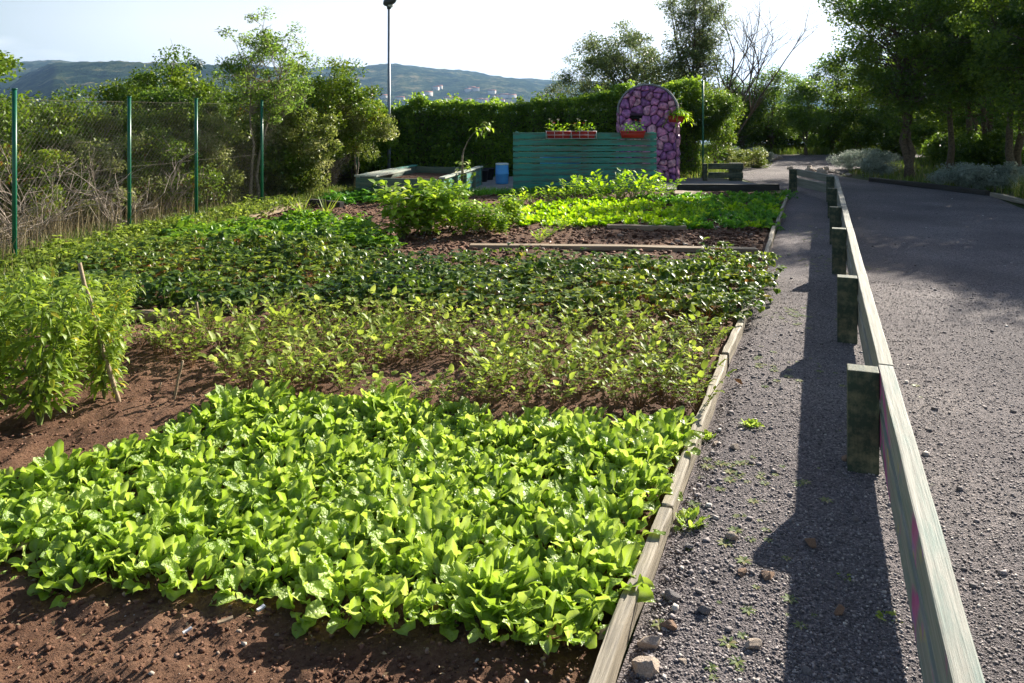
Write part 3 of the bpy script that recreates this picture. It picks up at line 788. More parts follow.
def bushy_mb(seed, H, Rr, ls, W, nst=5, nl=110, droop=True, shape='lance'):
    """stemmed plant: returns (stems builder, leaves builder)"""
    r = random.Random(seed); st = MB(); lf = MB()
    for k in range(nst):
        az = k * 2 * PI / nst + r.uniform(-0.5, 0.5); rr_ = Rr * r.uniform(0.3, 1.0)
        hh = H * r.uniform(0.75, 1.0)
        P = wiggle(bez((0, 0, -0.02), (rr_ * 0.2 * math.cos(az), rr_ * 0.2 * math.sin(az), hh * 0.55), (rr_ * math.cos(az), rr_ * math.sin(az), hh), 9), 0.01)
        tube(st, P, np.linspace(0.007, 0.002, 9), 5, cap=False)
        for q in range(nl // nst):
            i = r.uniform(0.9, 8); i0 = int(min(7, i)); pp = P[i0] + (P[i0 + 1] - P[i0]) * (i - i0)
            a2 = r.uniform(0, 6.28); o = r.uniform(0, Rr * 0.55) * (0.4 + 0.6 * (1 - i / 8))
            pe = pp + np.array([o * math.cos(a2), o * math.sin(a2), o * r.uniform(-0.1, 0.6)])
            if q % 3 == 0 and o > 0.04: tube(st, [pp, (pp + pe) / 2 + np.array([0, 0, 0.01]), pe], [0.003, 0.002, 0.0015], 3, cap=False)
            th = R(r.uniform(-30, 35)) if droop else R(r.uniform(0, 50))
            leaf(lf, ls * r.uniform(0.6, 1.25), W * r.uniform(0.7, 1.2), pe, a2 + r.uniform(-0.6, 0.6), th, R(r.uniform(20, 80)), shape, cup=r.uniform(0, 0.5), ruff=0.04, nu=4, nv=2, roll=r.uniform(-0.6, 0.6), rnd=min(1, max(0, r.gauss(0.5, 0.22))), r=r)
    return st, lf


# --- front lettuce bed
LP = [(-2.15, 2.95), (-1.6, 2.7), (-1.0, 2.62), (-0.5, 2.46), (-0.1, 2.4), (0.17, 2.40), (0.30, 2.62), (0.80, 3.85), (0.45, 3.95), (-0.1, 4.0), (-0.7, 4.25), (-1.45, 4.25), (-1.72, 3.65), (-2.3, 3.2)]
lv = [lettuce_mesh(100 + i, M['lettuce']) for i in range(12)]
pts = pack(LP, 0.105, 12000, random.Random(5), 300)
r_ = random.Random(11)
for (x, y) in pts:
    s = r_.uniform(0.75, 1.12)
    if y > 4.0: s *= 1.1
    o = mobj('lettuce_plant', lv[r_.randrange(12)], None, (x, y, sz(x, y) - 0.005), (r_.uniform(-0.15, 0.15), r_.uniform(-0.15, 0.15), r_.uniform(0, 6.28)), (s, s, s * r_.uniform(0.9, 1.15)))
    tag(o, 'bright green lettuce plant growing in the dense front bed', 'lettuce', 'lettuces in the front bed')
print('lettuces', len(pts))

# --- second bed: stemmed leafy rows
TP = [(-2.5, 5.35), (-2.0, 4.85), (-1.4, 4.4), (-0.5, 4.22), (0.2, 4.17), (1.0, 4.17), (1.22, 4.9), (1.42, 5.4), (1.0, 5.6), (0.3, 5.7), (-1.2, 6.0), (-2.2, 5.85)]
tv = [turnip_mesh(200 + i, [M['turnip'], M['redstem']], H=0.175, n=11, lobes=4, ls=0.042) for i in range(9)]
for (x, y) in pack(TP, 0.150, 11000, random.Random(6), 290):
    if fbm(np.array(x * 1.3), np.array(y * 1.3), 77, 2) < -0.24: continue
    s = r_.uniform(0.7, 1.25)
    o = mobj('root_crop_plant', tv[r_.randrange(9)], None, (x, y, sz(x, y) - 0.005), (r_.uniform(-0.12, 0.12), r_.uniform(-0.12, 0.12), r_.uniform(0, 6.28)), (s, s, s))
    tag(o, 'loose leafy crop plant on thin stems between the lettuce and the dark strawberry bed', 'vegetable plant', 'stemmed crop plants in the second bed')


# --- strawberry beds (dense ground cover)
def cover(name, P, d, seed, mat, ls, H, label, cat, lmin=12, lmax=18, tries=40000):
    r = random.Random(seed); var = []
    for v in range(8):
        m = MB()
        for k in range(r.randint(lmin, lmax)):
            az = r.uniform(0, 6.28); o = 0.15 * math.sqrt(r.random()); h = H * (1.1 - 0.75 * (o / 0.15) ** 2) * r.uniform(0.7, 1.1); rn = min(1, max(0, r.gauss(0.42, 0.25)))
            c = (o * math.cos(az), o * math.sin(az), h); a0 = az + r.gauss(0, 0.7); tl = R(r.uniform(-45, 40))
            for q in (-1.5, 0, 1.5):
                leaf(m, ls * r.uniform(0.8, 1.2), ls * r.uniform(0.7, 0.95), c, a0 + q, tl + R(r.uniform(-15, 15)), R(r.uniform(10, 60)), 'round', cup=r.uniform(0.1, 0.6), nu=3, nv=2, rnd=rn, r=r)
            if k % 2 == 0: tube(m, [(0, 0, 0), (c[0] * 0.4, c[1] * 0.4, h * 0.6), c], [0.0025, 0.002, 0.0015], 3, rnd=0.9, cap=False)
        var.append(m)
    big = MB()
    for (x, y) in pack(P, d, tries, r):
        a = r.uniform(0, 6.28); s = r.uniform(0.75, 1.25); c, s_ = math.cos(a) * s, math.sin(a) * s
        hmod = 1 + 0.9 * float(fbm(np.array(x * 2.0), np.array(y * 2.0), 55, 2))
        big.merge(var[r.randrange(8)], [[c, -s_, 0], [s_, c, 0], [0, 0, s * hmod]], (x, y, sz(x, y) - 0.01), float(fbm(np.array(x * 1.1), np.array(y * 1.1), 66, 2)) * 0.7)
    return tag(big.obj(name, mat, smooth=True), label, cat, kind='stuff')


SP = [(-3.7, 6.5), (-2.9, 6.3), (-2.2, 6.2), (-0.8, 6.15), (0.5, 5.95), (1.62, 5.8), (1.95, 6.4), (2.5, 7.75), (2.2, 7.8), (0.0, 7.9), (-1.0, 8.05), (-2.4, 8.9), (-4.3, 9.2), (-4.3, 8.0)]
cover('strawberry_bed', SP, 0.140, 31, M['strawberry'], 0.050, 0.205, 'wide bed of dark glossy strawberry leaves across the middle of the plot', 'strawberry bed')
SP2 = [(-4.3, 9.2), (-2.4, 8.9), (-1.3, 9.0), (-1.7, 9.8), (-2.0, 10.9), (-2.7, 11.2), (-3.85, 10.9)]
cover('young_ground_cover', SP2, 0.2, 32, M['pale_cover'], 0.075, 0.16, 'patch of pale green leaves behind the strawberry bed on the left', 'leafy patch', tries=12000)
SP3 = [(-3.2, 13.6), (-1.2, 13.6), (-1.2, 14.3), (-3.2, 14.6)]
cover('low_ground_cover', SP3, 0.22, 33, M['herb'], 0.08, 0.14, 'strip of low green leaves in front of the grey planter', 'leafy strip', tries=4000)

# --- far beds
cv = [lettuce_mesh(300 + i, M['lime'], ruff=0.22, sc=1.25, nleaf=22, spreadang=0.9) for i in range(6)]
cv2 = [lettuce_mesh(320 + i, M['herb'], ruff=0.22, sc=1.25, nleaf=22, spreadang=0.9) for i in range(5)]
CP = [G(500, 228), G(600, 230), G(690, 232), G(715, 214), G(640, 205), G(560, 205), G(520, 212)]
CP2 = [G(660, 232), G(770, 232), G(783, 205), G(788, 195), G(700, 200), G(640, 200), G(700, 214)]
for (P, vs, lab, grp) in ((CP, cv, 'lime green curly lettuce in the sunlit rows before the teal plank screen', 'curly lettuces in the far bed'), (CP2, cv2, 'mid green curly salad plant in the far right rows by the plot edging', 'green salad plants in the far bed')):
    for (x, y) in pack(P, 0.21, 5000, random.Random(8), 290):
        s = r_.uniform(0.8, 1.2)
        v = vs if r_.random() < 0.82 else cv
        o = mobj('curly_salad_plant', v[r_.randrange(len(v))], None, (x, y, sz(x, y)), (0, 0, r_.uniform(0, 6.28)), (s, s, s))
        tag(o, lab if v is vs else 'lime green curly lettuce in the sunlit rows before the teal plank screen', 'salad plant', grp if v is vs else 'curly lettuces in the far bed')
yv = [turnip_mesh(340 + i, [M['lime'], M['stem']], H=0.42, n=11, lobes=5, ls=0.10) for i in range(5)]
for (px, py, s) in [(531, 206, .55), (549, 205, .7), (566, 204, .8), (585, 203, 1.0), (600, 203, .85), (618, 203, .95), (632, 202, 1.05), (645, 202, 1.0), (655, 203, .8), (668, 201, 1.0), (520, 208, .6), (592, 200, .9), (625, 200, .9), (650, 199, .9), (575, 201, .7)]:
    x, y = G(px, py)
    o = mobj('chard_plant', yv[r_.randrange(5)], None, (x, y, sz(x, y)), (0, 0, r_.uniform(0, 6)), (s, s, s))
    tag(o, 'tall yellow green leafy plant in the back row under the teal plank screen', 'vegetable plant', 'tall leafy plants in the back row')
for k, (px, py, s, lab) in enumerate([(549, 240, .5, 'small lime seedling alone on the bare soil before the long divider board'), (540, 247, .45, 'small seedling touching the long divider board'), (561, 234, .5, 'small seedling between the divider board and the curly lettuces')]):
    x, y = G(px, py)
    tag(mobj('seedling', yv[k], None, (x, y, sz(x, y)), (0, 0, k), (s * .8, s * .8, s * .8)), lab, 'seedling', 'seedlings on the bare soil')

# --- pepper plants at the left
pvs = []
for i in range(5):
    st, lf = bushy_mb(400 + i, 0.76, 0.26, 0.078, 0.028, 8, 720)
    pvs.append((st.mesh('stems', M['stem']), lf.mesh('foliage', M['pepper'], True)))
pp_ = [(-2.62, 3.75, 1.02), (-2.35, 3.98, .98), (-2.75, 4.2, 1.05), (-2.5, 4.5, 1.0), (-3.0, 4.7, 1.1), (-2.75, 5.0, .95), (-3.3, 5.2, 1.05), (-2.2, 4.32, .72), (-2.45, 4.8, .75), (-3.0, 5.5, .85), (-3.5, 5.8, .9), (-3.7, 6.3, .9), (-2.9, 5.95, .72), (-4.0, 6.9, .8), (-3.1, 4.2, 1.05)]
for k, (x, y, s) in enumerate(pp_):
    s = min(s, max(.35, (1.6 - 163 / 800 * y) / .78))
    rt = empty('pepper_plant', (x, y, sz(x, y)), 'tall yellowish green plant with narrow drooping leaves in the left thicket', 'pepper plant', 'pepper plants at the left edge')
    rt.rotation_euler = (0, 0, k * 1.7); rt.scale = (s, s, s)
    mobj('stems', pvs[k % 5][0], rt); mobj('foliage', pvs[k % 5][1], rt)

# --- bushes in the middle distance
bvs = []
for i in range(4):
    st, lf = bushy_mb(450 + i, 0.70, 0.42, 0.12, 0.08, 9, 420, droop=False, shape='oval')
    bvs.append((st.mesh('stems', M['stem']), lf.mesh('foliage', M['bush'], True)))
for k, (px, py, s, lab) in enumerate([(404, 240, 1.0, 'leftmost and fullest broad leaved bean bush on the bare soil'), (430, 238, 1.02, 'tall bean bush just left of the sapling stem'), (450, 233, .9, 'bean bush below the planter with the sapling'), (465, 239, .62, 'shorter bean bush right of the tall clump'), (486, 236, .55, 'small bean bush between the tall clump and the lettuces'), (512, 228, .62, 'bean bush at the left end of the curly lettuces'), (502, 238, .38, 'lowest bean bush on the soil beside the lettuces')]):
    x, y = G(px, py)
    rt = empty('bean_bush', (x, y, sz(x, y)), lab, 'bush', 'bean bushes on the bare soil')
    rt.rotation_euler = (0, 0, k * 2.1); rt.scale = (s, s, s)
    mobj('stems', bvs[k % 4][0], rt); mobj('foliage', bvs[k % 4][1], rt)
# leek-like plants by the left edging
for k, (px, py, s, lab) in enumerate([(303, 224, 1.0, 'clump of dark upright leaves beside the sandy edging strip'), (326, 222, 1.1, 'upright leafy plant right of the sandy edging strip'), (331, 246, .8, 'pale upright sprout behind the strawberry bed')]):
    x, y = G(px, py)
    mb = MB(); rr2 = random.Random(k)
    for q in range(16):
        leaf(mb, .4 * rr2.uniform(.6, 1.1), .03, (0, 0, 0), q * 2.4, R(rr2.uniform(55, 88)), R(rr2.uniform(10, 90)), 'lance', nu=5, nv=2, rnd=rr2.random(), r=rr2)
    o = mb.obj('leek_clump', M['turnip'], smooth=True, loc=(x, y, sz(x, y))); o.scale = (s, s, s); tag(o, lab, 'leek', 'upright leafy clumps')

# ------------------------------------------------------------------ boards and stakes
def ep(Y, off=0.0): return (float(edgeX(Y)) + off, Y)


for (a, b, lab) in ((1.2, 3.1, 'weathered grey edging board nearest the camera beside the lettuces'), (3.11, 5.05, 'weathered edging board beside the back of the lettuce bed'), (5.06, 6.45, 'pale rounded edging board beside the stemmed crop'), (8.5, 11.0, 'edging board beside the bare strip of soil'), (11.1, 15.6, 'far edging board beside the curly salad plants')):
    o = beam('edging_board', ep(a), ep(b, random.uniform(-.02, .02)), 0.047, 0.085, M['greywood'], z=-0.01, warp=0.007, bev=0.009, seed=int(a * 7))
    tag(o, lab, 'edging board', 'boards along the right edge of the plot')
a = G(470, 250.5); b = G(757, 255)
tag(beam('divider_board', a, b, 0.14, 0.05, M['bedboard'], z=0.03, warp=0.004, seed=4), 'long thin board lying across the bare soil before the strawberry bed', 'board')
a = G(607, 231.5); b = G(686, 232.5)
tag(beam('divider_board', a, b, 0.12, 0.06, M['bedboard'], z=0.03, warp=0.003, seed=5), 'short board lying in front of the curly lettuces', 'board')
a = G(116, 324); b = G(199, 321)
tag(beam('divider_board', a, b, 0.11, 0.06, M['bedboard'], z=0.03, warp=0.003, seed=6), 'short board on the soil left of the strawberry bed front', 'board')
a = G(225, 226); b = G(318, 203)
tag(beam('divider_board', a, b, 0.22, 0.06, M['stake'], z=0.02, warp=0.01, seed=8), 'sandy coloured edging strip running along the mesh fence side', 'board')
a = G(310, 206); b = G(342, 209)
tag(beam('divider_board', a, b, 0.10, 0.12, M['darkwood'], z=0.0, warp=0.003, seed=9), 'short dark board at the end of the sandy edging strip', 'board')
a = G(600, 194.5); b = G(622, 200)
tag(beam('divider_board', (a[0], a[1] - .5), (a[0] + .45, a[1] - .6), 0.6, 0.05, M['bedboard'], z=0.05, warp=0.003, seed=19), 'pale flat board lying right of the tall yellow green plants', 'board').location.x += 1.35
a = (3.35, 16.25); b = (5.45, 16.35)
tag(beam('timber_edge', a, b, 0.10, 0.13, M['darkwood'], z=0.0, warp=0.004, seed=10), 'black timber laid along the front of the patio', 'timber')


def stake(p, q, rad, lab):
    mb = MB(); P = wiggle(np.linspace(p, q, 8), rad * 0.35)
    tube(mb, P - np.array(p), np.linspace(rad, rad * 0.8, 8), 7)
    return tag(mb.obj('garden_stake', M['stake'], smooth=True, loc=p), lab, 'stake', 'garden stakes')


x, y = G(122, 412); stake((x, y, 0), (x - .27, y + .08, .78), 0.013, 'tall leaning stake in front of the pepper plants')
x, y = G(201, 346); stake((x, y, 0), (x - .03, y, .30), 0.010, 'upright stake at the left end of the stemmed crop')
x, y = G(172, 406); stake((x, y, 0), (x + .05, y + .02, .24), 0.008, 'thin short stake on bare soil behind the lettuces')
x, y = G(156, 400); stake((x, y, 0), (x + .02, y + .02, .09), 0.005, 'tiny twig stake left of the thin short stake')

# ------------------------------------------------------------------ rail fence
root = empty('rail_fence', (railX(3.53), 3.53, 0), 'low weathered rail fence on square posts running along the gravel path', 'fence')
RZ = 0.46
rdir = Vector((0.384, 1, 0)).normalized(); rperp = Vector((rdir.y, -rdir.x, 0)); ang = math.atan2(rdir.y, rdir.x)
posts = [-0.6, 1.35, 3.54, 5.53, 7.83, 9.6, 11.95, 14.15]
pm = beam_mesh('post', 0.10, 0.129, RZ + 0.02, M['postwood'], bev=0.005, segs=1)


def post(p, a=ang, me=pm):
    o = bpy.data.objects.new('post', me); COL.objects.link(o); o.parent = root
    o.location = Vector((p[0], p[1], -0.02)) - root.location; o.rotation_euler = (0, 0, a)


for yy in posts:
    c = Vector((railX(yy), yy, 0)) - rperp * 0.064
    post(c)
ends = [-1.5] + [1.36, 3.61, 5.63, 7.88, 9.61, 11.96, 14.2]
for k in range(len(ends) - 1):
    y0, y1 = ends[k] + 0.004, ends[k + 1] - 0.004
    for (zb_, hh) in ((RZ - 0.128, 0.132), (RZ - 0.335, 0.160)):
        p0 = Vector((railX(y0), y0, zb_)) + rperp * 0.0345; p1 = Vector((railX(y1), y1, zb_)) + rperp * 0.0345
        beam('rail', p0, p1, 0.062, hh, M['railpaint'] if y0 < 3 else M['railwood'], root, bev=0.005, warp=0.0015, seed=k)
post((5.62, 16.0), PI / 2)
for (zb_, hh) in ((RZ - 0.128, 0.132), (RZ - 0.335, 0.160)):
    beam('rail', (5.745, 14.28, zb_), (5.70, 16.02, zb_), 0.05, hh, M['railwood'], root, bev=0.005, seed=3)

# low rail at the patio
rt = empty('low_rail', (4.95, 18.4, 0), 'short dark green two rail barrier beside the patio', 'barrier')
x0, x1 = G(705, 182)[0], G(740, 182)[0]; yb = G(705, 182)[1]
root2 = root; root = rt
rt.location = (x0, yb, 0)
pm2 = beam_mesh('post', 0.12, 0.28, 0.46, M['postwood'], bev=0.005, segs=1)
post((x1 - .1, yb), PI / 2, pm2); post((x0, yb), PI / 2, beam_mesh('post', 0.09, 0.09, 0.44, M['postwood'], bev=0.005, segs=1))
for z_ in (0.30, 0.10):
    beam('rail', (x0 + .05, yb - .10, z_), (x1 + .04, yb - .10, z_), 0.04, 0.13, M['postwood'], rt, bev=0.004)
root = root2

# ------------------------------------------------------------------ chain link fence
FP = [(-5.25, 6.1), (-5.10, 8.2), (-4.90, 10.24), (-4.60, 11.65), (-4.16, 13.3), (-3.83, 15.4), (-3.4, 17.5)]
cf = empty('chain_link_fence', (FP[1][0], FP[1][1], 0), 'tall green post and wire mesh fence along the left of the plot', 'fence')
hg = [1.83, 1.83, 1.79, 1.79, 1.79, 1.75, 1.75]
for k, (x, y) in enumerate(FP):
    mb = MB(); tube(mb, [(x, y, -0.05), (x, y, hg[k] * 0.5), (x, y, hg[k])], 0.023, 10)
    tube(mb, [(x, y, hg[k]), (x, y, hg[k] + 0.012)], 0.029, 10)
    V = mb
    o = mb.obj('post', M['fencegreen'], cf, smooth=False); o.location = -Vector(cf.location)
for k in range(len(FP) - 1):
    a = np.array(FP[k]); b = np.array(FP[k + 1]); Ld = np.linalg.norm(b - a); d = (b - a) / Ld
    mb = MB(); H0 = 1.70; c = 0.068; e = np.array([-d[1], d[0]]) * 0.03
    for sgn in (1, -1):
        t0 = -H0
        while t0 < Ld + H0:
            # one diagonal wire from (t0,z=0.04) to (t0+sgn*H, H)
            s0, s1 = t0, t0 + sgn * H0
            z0, z1 = 0.04, 0.04 + H0
            # clip to 0..Ld
            def at(s): return z0 + (s - s0) / (s1 - s0) * (z1 - z0)
            ss = sorted([s0, s1]); lo = max(0, ss[0]); hi = min(Ld, ss[1])
            if hi - lo > 0.02:
                pa = np.array([*(a + d * lo + e + np.array([-d[1], d[0]]) * 0.002 * sgn), at(lo)]); pb = np.array([*(a + d * hi + e + np.array([-d[1], d[0]]) * 0.002 * sgn), at(hi)])
                tube(mb, [pa, pb], 0.0013, 3, cap=False)
            t0 += c
    for zz in (0.06, 0.9, 1.735):
        tube(mb, [(*(a + e), zz), (*((a + b) / 2 + e), zz - 0.012), (*(b + e), zz)], 0.0013, 4, cap=False)
    o = mb.obj('wire_mesh', M['wire'], cf); o.location = -Vector(cf.location)

# ------------------------------------------------------------------ street lamp
lx, ly = (389 - 512) / F * 18.7, 18.7
rt = empty('street_lamp', (lx, ly, 0), 'slim grey street lamp rising over the hedge', 'street lamp')
mb = MB(); tube(mb, [(0, 0, 0), (0, 0, 1.0), (0, 0, 4.62)], [0.050, 0.046, 0.034], 12); mb.obj('pole', M['lampmetal'], rt, smooth=True); rt.scale = (.88, .88, .88)
mb = MB(); tube(mb, [(0, 0, 4.55), (0.0, 0, 4.60), (0.0, 0, 4.70)], [0.05, 0.06, 0.055], 10)
tube(mb, [(-0.14, 0, 4.66), (-0.10, 0, 4.70), (0.02, 0, 4.75), (0.14, -0.02, 4.80), (0.20, -0.02, 4.80)], [0.03, 0.095, 0.12, 0.09, 0.03], 12)
hd = mb.obj('lamp_head', M['lamphead'], rt, smooth=True)
mb = MB(); tube(mb, [(0.04, -0.01, 4.60), (0.04, -0.01, 4.655)], [0.05, 0.09], 12); mb.obj('lens', M['lens'], hd)

# ------------------------------------------------------------------ raised planter with sapling
c0 = Vector((-2.83, 14.7, 0)); c1 = Vector((-1.25, 14.3, 0)); c2 = Vector((-0.68, 17.3, 0)); c3 = Vector((-2.15, 17.7, 0))
rt = empty('raised_planter', c0, 'big grey green timber planter box holding a young sapling', 'planter')
PH = 0.40
for (a, b, nm) in ((c0, c1, 'front_wall'), (c1, c2, 'right_wall'), (c2, c3, 'back_wall'), (c3, c0, 'left_wall')):
    d = (b - a).normalized(); mdl = MB()
    for q in range(3):
        pass
    for q in range(3):
        beam('side_board', (a.x + d.x * .035, a.y + d.y * .035, 0.002 + q * PH / 3), (b.x - d.x * .035, b.y - d.y * .035, 0.002 + q * PH / 3), 0.045, PH / 3 - 0.006, M['tealgrey'] if nm != 'right_wall' else M['teal'], rt, bev=0.004, seed=q)
for c in (c0, c1, c2, c3):
    o = beam('corner_post', (c.x - .035, c.y, 0), (c.x + .035, c.y, 0), 0.07, PH + .004, M['tealgrey'], rt, bev=0.004, segs=1)
d = (c2 - c1).normalized()
for f in (.25, .5, .75):
    p = c1 + (c2 - c1) * f + Vector((d.y, -d.x, 0)) * 0.045
    beam('batten', (p.x - .03, p.y, 0), (p.x + .03, p.y, 0), 0.045, PH - .01, M['tealgrey'], rt, bev=0.003, segs=1)
beam('cap_board', (c1.x, c1.y, PH + .006), (c2.x, c2.y, PH + .006), 0.12, 0.03, M['tealcap'], rt)
beam('cap_board', (c0.x + .13, c0.y + .02, PH + .006), (c0.x + .13 + (c3.x - c0.x) * .6, c0.y + (c3.y - c0.y) * .6, PH + .006), 0.44, 0.03, M['tealcap'], rt)
beam('cap_board', (c0.x + (c3.x - c0.x) * .61, c0.y + (c3.y - c0.y) * .61, PH + .006), (c3.x, c3.y, PH + .006), 0.12, 0.03, M['teal'], rt)
mb = MB(); pts4 = [c0, c1, c2, c3]; cen = sum(pts4, Vector()) / 4
mb.add([(*(cen + (p - cen) * .96).xy, .26) for p in pts4], [(0, 1, 2, 3)])
o = mb.obj('soil_fill', M['soil'], rt); o.location = -Vector(rt.location)

sx, sy = -0.95, 15.2
sx = (462 - 512) / F * 15.3; sy = 15.3
rt = empty('sapling', (sx, sy, .26), 'young bare stemmed sapling bending to the right over the planter', 'sapling')
mb = MB(); P = wiggle(bez((0, 0, -.05), (-.02, 0, .75), (0.02, 0, .62), 5), 0.01)
P = np.array([(0, 0, -.03), (.01, 0, .2), (.0, .0, .42), (.03, 0, .6), (.12, 0, .78), (.24, 0, .93), (.36, .02, 1.02), (.50, .02, 1.1)]) * np.array([-.0 + 1, 1, 1]); 
P[:, 0] = P[:, 0] * 0.9
tube(mb, P, [.028, .026, .022, .011, .007, .006, .005, .003], 7); mb.obj('trunk', M['palebark'], rt, smooth=True)
mb = MB(); rr2 = random.Random(4)
for q in range(34):
    c = P[-1 - rr2.randrange(2)] + np.array([rr2.gauss(0, .06), rr2.gauss(0, .06), rr2.gauss(-.02, .06)])
    leaf(mb, .13, .05, c, rr2.uniform(0, 6.3), R(rr2.uniform(-70, 20)), R(40), 'lance', nu=3, nv=2, rnd=rr2.random(), r=rr2)
for q in range(40):
    c = np.array([rr2.gauss(.05, .09), rr2.gauss(0, .09), rr2.uniform(.05, .42)])
    leaf(mb, .12, .06, c, rr2.uniform(0, 6.3), R(rr2.uniform(-30, 40)), R(50), 'oval', nu=3, nv=2, rnd=rr2.random(), r=rr2)
mb.obj('crown', M['bush'], rt, smooth=True)


# ------------------------------------------------------------------ drum and pots
def lathe(mb, prof, n=24, mat=0, c=(0, 0, 0)):
    prof = np.array(prof, float); th = np.arange(n) * 2 * PI / n
    V = np.stack([prof[:, 0, None] * np.cos(th) + c[0], prof[:, 0, None] * np.sin(th) + c[1], np.repeat(prof[:, 1, None], n, 1) + c[2]], -1).reshape(-1, 3)
    i = np.arange(len(prof) - 1)[:, None] * n; j = np.arange(n)[None]; k = (j + 1) % n
    mb.add(V, np.stack([i + j, i + k, i + n + k, i + n + j], -1).reshape(-1, 4), mat=mat)


x, y = G(502, 185)
rt = empty('blue_drum', (x, y, 0.03), 'blue plastic drum standing left of the teal plank screen', 'drum')
mb = MB(); lathe(mb, [(0, 0), (.13, 0), (.14, .02), (.145, .2), (.152, .21), (.152, .23), (.145, .24), (.14, .40), (.13, .42)]); mb.obj('body', M['blue'], rt, smooth=True)
mb = MB(); lathe(mb, [(.145, .415), (.146, .445), (.12, .452), (0, .452)]); mb.obj('lid', M['whiteplastic'], rt, smooth=True)
for (px, py, lab) in ((483, 183, 'black plant pot left of the blue drum'), (489, 181, 'black plant pot close behind the blue drum')):
    x, y = G(px, py)
    mb = MB(); lathe(mb, [(0, 0), (.09, 0), (.125, .24), (.135, .24), (.135, .27), (.115, .27), (.1, .22), (0, .22)]); tag(mb.obj('plant_pot', M['blackpot'], smooth=False, loc=(x, y, .03)), lab, 'pot', 'black pots by the hedge')

# ------------------------------------------------------------------ teal plank screen
SY = 16.5
xa, xb = (513 - 512) / F * SY, (656.5 - 512) / F * SY
rt = empty('plank_screen', ((xa + xb) / 2, SY, 0.03), 'teal painted horizontal plank screen hung with flower boxes', 'screen')
SH = 1.19; npk = 9
zz = 0.03
for k in range(npk):
    hgt = [0.15, .125, .125, .125, .12, .12, .12, .13, .14][k]
    beam('plank', (xa, SY, zz), (xb, SY, zz + random.uniform(-.004, .004)), 0.028, hgt - (0.018 if k in (3, 4, 5, 6) else 0.010), M['teal'], rt, bev=0.003, warp=0.0012, seed=40 + k)
    zz += hgt
for xx in (xa + .08, (xa + xb) / 2, xb - .08):
    beam('post', (xx - .035, SY + .055, .03), (xx + .035, SY + .055, .03), 0.07, SH - .03, M['teal'], rt, bev=0.003, segs=1)
# blue crate behind the screen, seen through the gaps
mb = MB(); bbox(mb, -.42, .42, -.2, .2, 0, .42); 
for q in range(6): bbox(mb, -.43 + q * .164, -.40 + q * .164, -.215, -.2005, 0.02, .40)
bbox(mb, -.44, .44, -.22, -.2155, .40, .45)
tag(mb.obj('storage_crate', M['blue'], loc=(xa + 1.0, SY + .5, .25)), 'blue crate glimpsed through the gaps of the teal planks', 'crate')
mb = MB(); bbox(mb, -.6, .6, -.26, .26, 0, .215)
tag(mb.obj('wooden_step', M['darkwood'], loc=(xa + 1.0, SY + .5, .03)), 'dark low bench behind the plank screen under the blue crate', 'bench')


def flowerbox(x, w_, lab, wire=False, z=1.1, seed=0, colour='mix', y=SY - .10, grp='flower boxes hung on the plank screen', mat='lime', pl=1.25):
    rt = empty('flower_box', (x, y, z), lab, 'flower box', grp)
    mb = MB(); h = .14; a = w_ / 2; b = .075
    V = [(-a + .03, -b + .015, 0), (a - .03, -b + .015, 0), (a - .03, b - .015, 0), (-a + .03, b - .015, 0), (-a, -b, h), (a, -b, h), (a, b, h), (-a, b, h), (-a + .015, -b + .015, h), (a - .015, -b + .015, h), (a - .015, b - .015, h), (-a + .015, b - .015, h), (-a + .03, -b + .03, h - .03), (a - .03, -b + .03, h - .03), (a - .03, b - .03, h - .03), (-a + .03, b - .03, h - .03)]
    q = [(3, 2, 1, 0), (0, 1, 5, 4), (1, 2, 6, 5), (2, 3, 7, 6), (3, 0, 4, 7), (4, 5, 9, 8), (5, 6, 10, 9), (6, 7, 11, 10), (7, 4, 8, 11), (8, 9, 13, 12), (9, 10, 14, 13), (10, 11, 15, 14), (11, 8, 12, 15), (12, 13, 14, 15)]
    mb.add(V, q); bbox(mb, -a - .006, a + .006, -b - .008, -b + .0, h - .025, h + .004)
    mb.obj('box', M['terracotta'], rt)
    if wire:
        mb = MB(); a2 = a + .012; b2 = b + .014
        for z_ in (.0, .07, .15):
            tube(mb, [(-a2, -b2, z_), (a2, -b2, z_)], .005, 4); tube(mb, [(-a2, -b2, z_), (-a2, b2, z_)], .005, 4); tube(mb, [(a2, -b2, z_), (a2, b2, z_)], .005, 4)
        for q_ in range(4):
            xx = -a2 + q_ * 2 * a2 / 3; tube(mb, [(xx, -b2, 0), (xx, -b2, .15)], .005, 4)
        mb.obj('wire_rack', M['whitewire'], rt)
    rr3 = random.Random(seed); mb = MB(); fl = MB()
    for k in range(60):
        c = (rr3.uniform(-a * .9, a * .9), rr3.uniform(-.05, .05), h + rr3.uniform(-.03, .13) * pl)
        leaf(mb, .09 * rr3.uniform(.6, 1.2), .045, c, rr3.uniform(0, 6.3), R(rr3.uniform(-10, 70)), R(60), 'oval', nu=3, nv=2, rnd=rr3.random(), r=rr3)
    for k in range(9):
        c = np.array([rr3.uniform(-a * .8, a * .8), rr3.uniform(-.05, .02), h + rr3.uniform(.12, .22) * pl])
        mt = rr3.choice([1, 2])
        if k < 6:
            tube(mb, [(c[0], c[1], h - .02), tuple(c)], .003, 3)
            for q_ in range(5): leaf(fl, .035, .03, c, q_ * 1.26, R(25), R(30), 'round', nu=2, nv=2, mat=mt - 1, rnd=rr3.random(), r=rr3)
    mb.obj('foliage', M[mat], rt, smooth=True); fl.obj('blossom', [M['petal_red'], M['petal_white']], rt)
    return rt


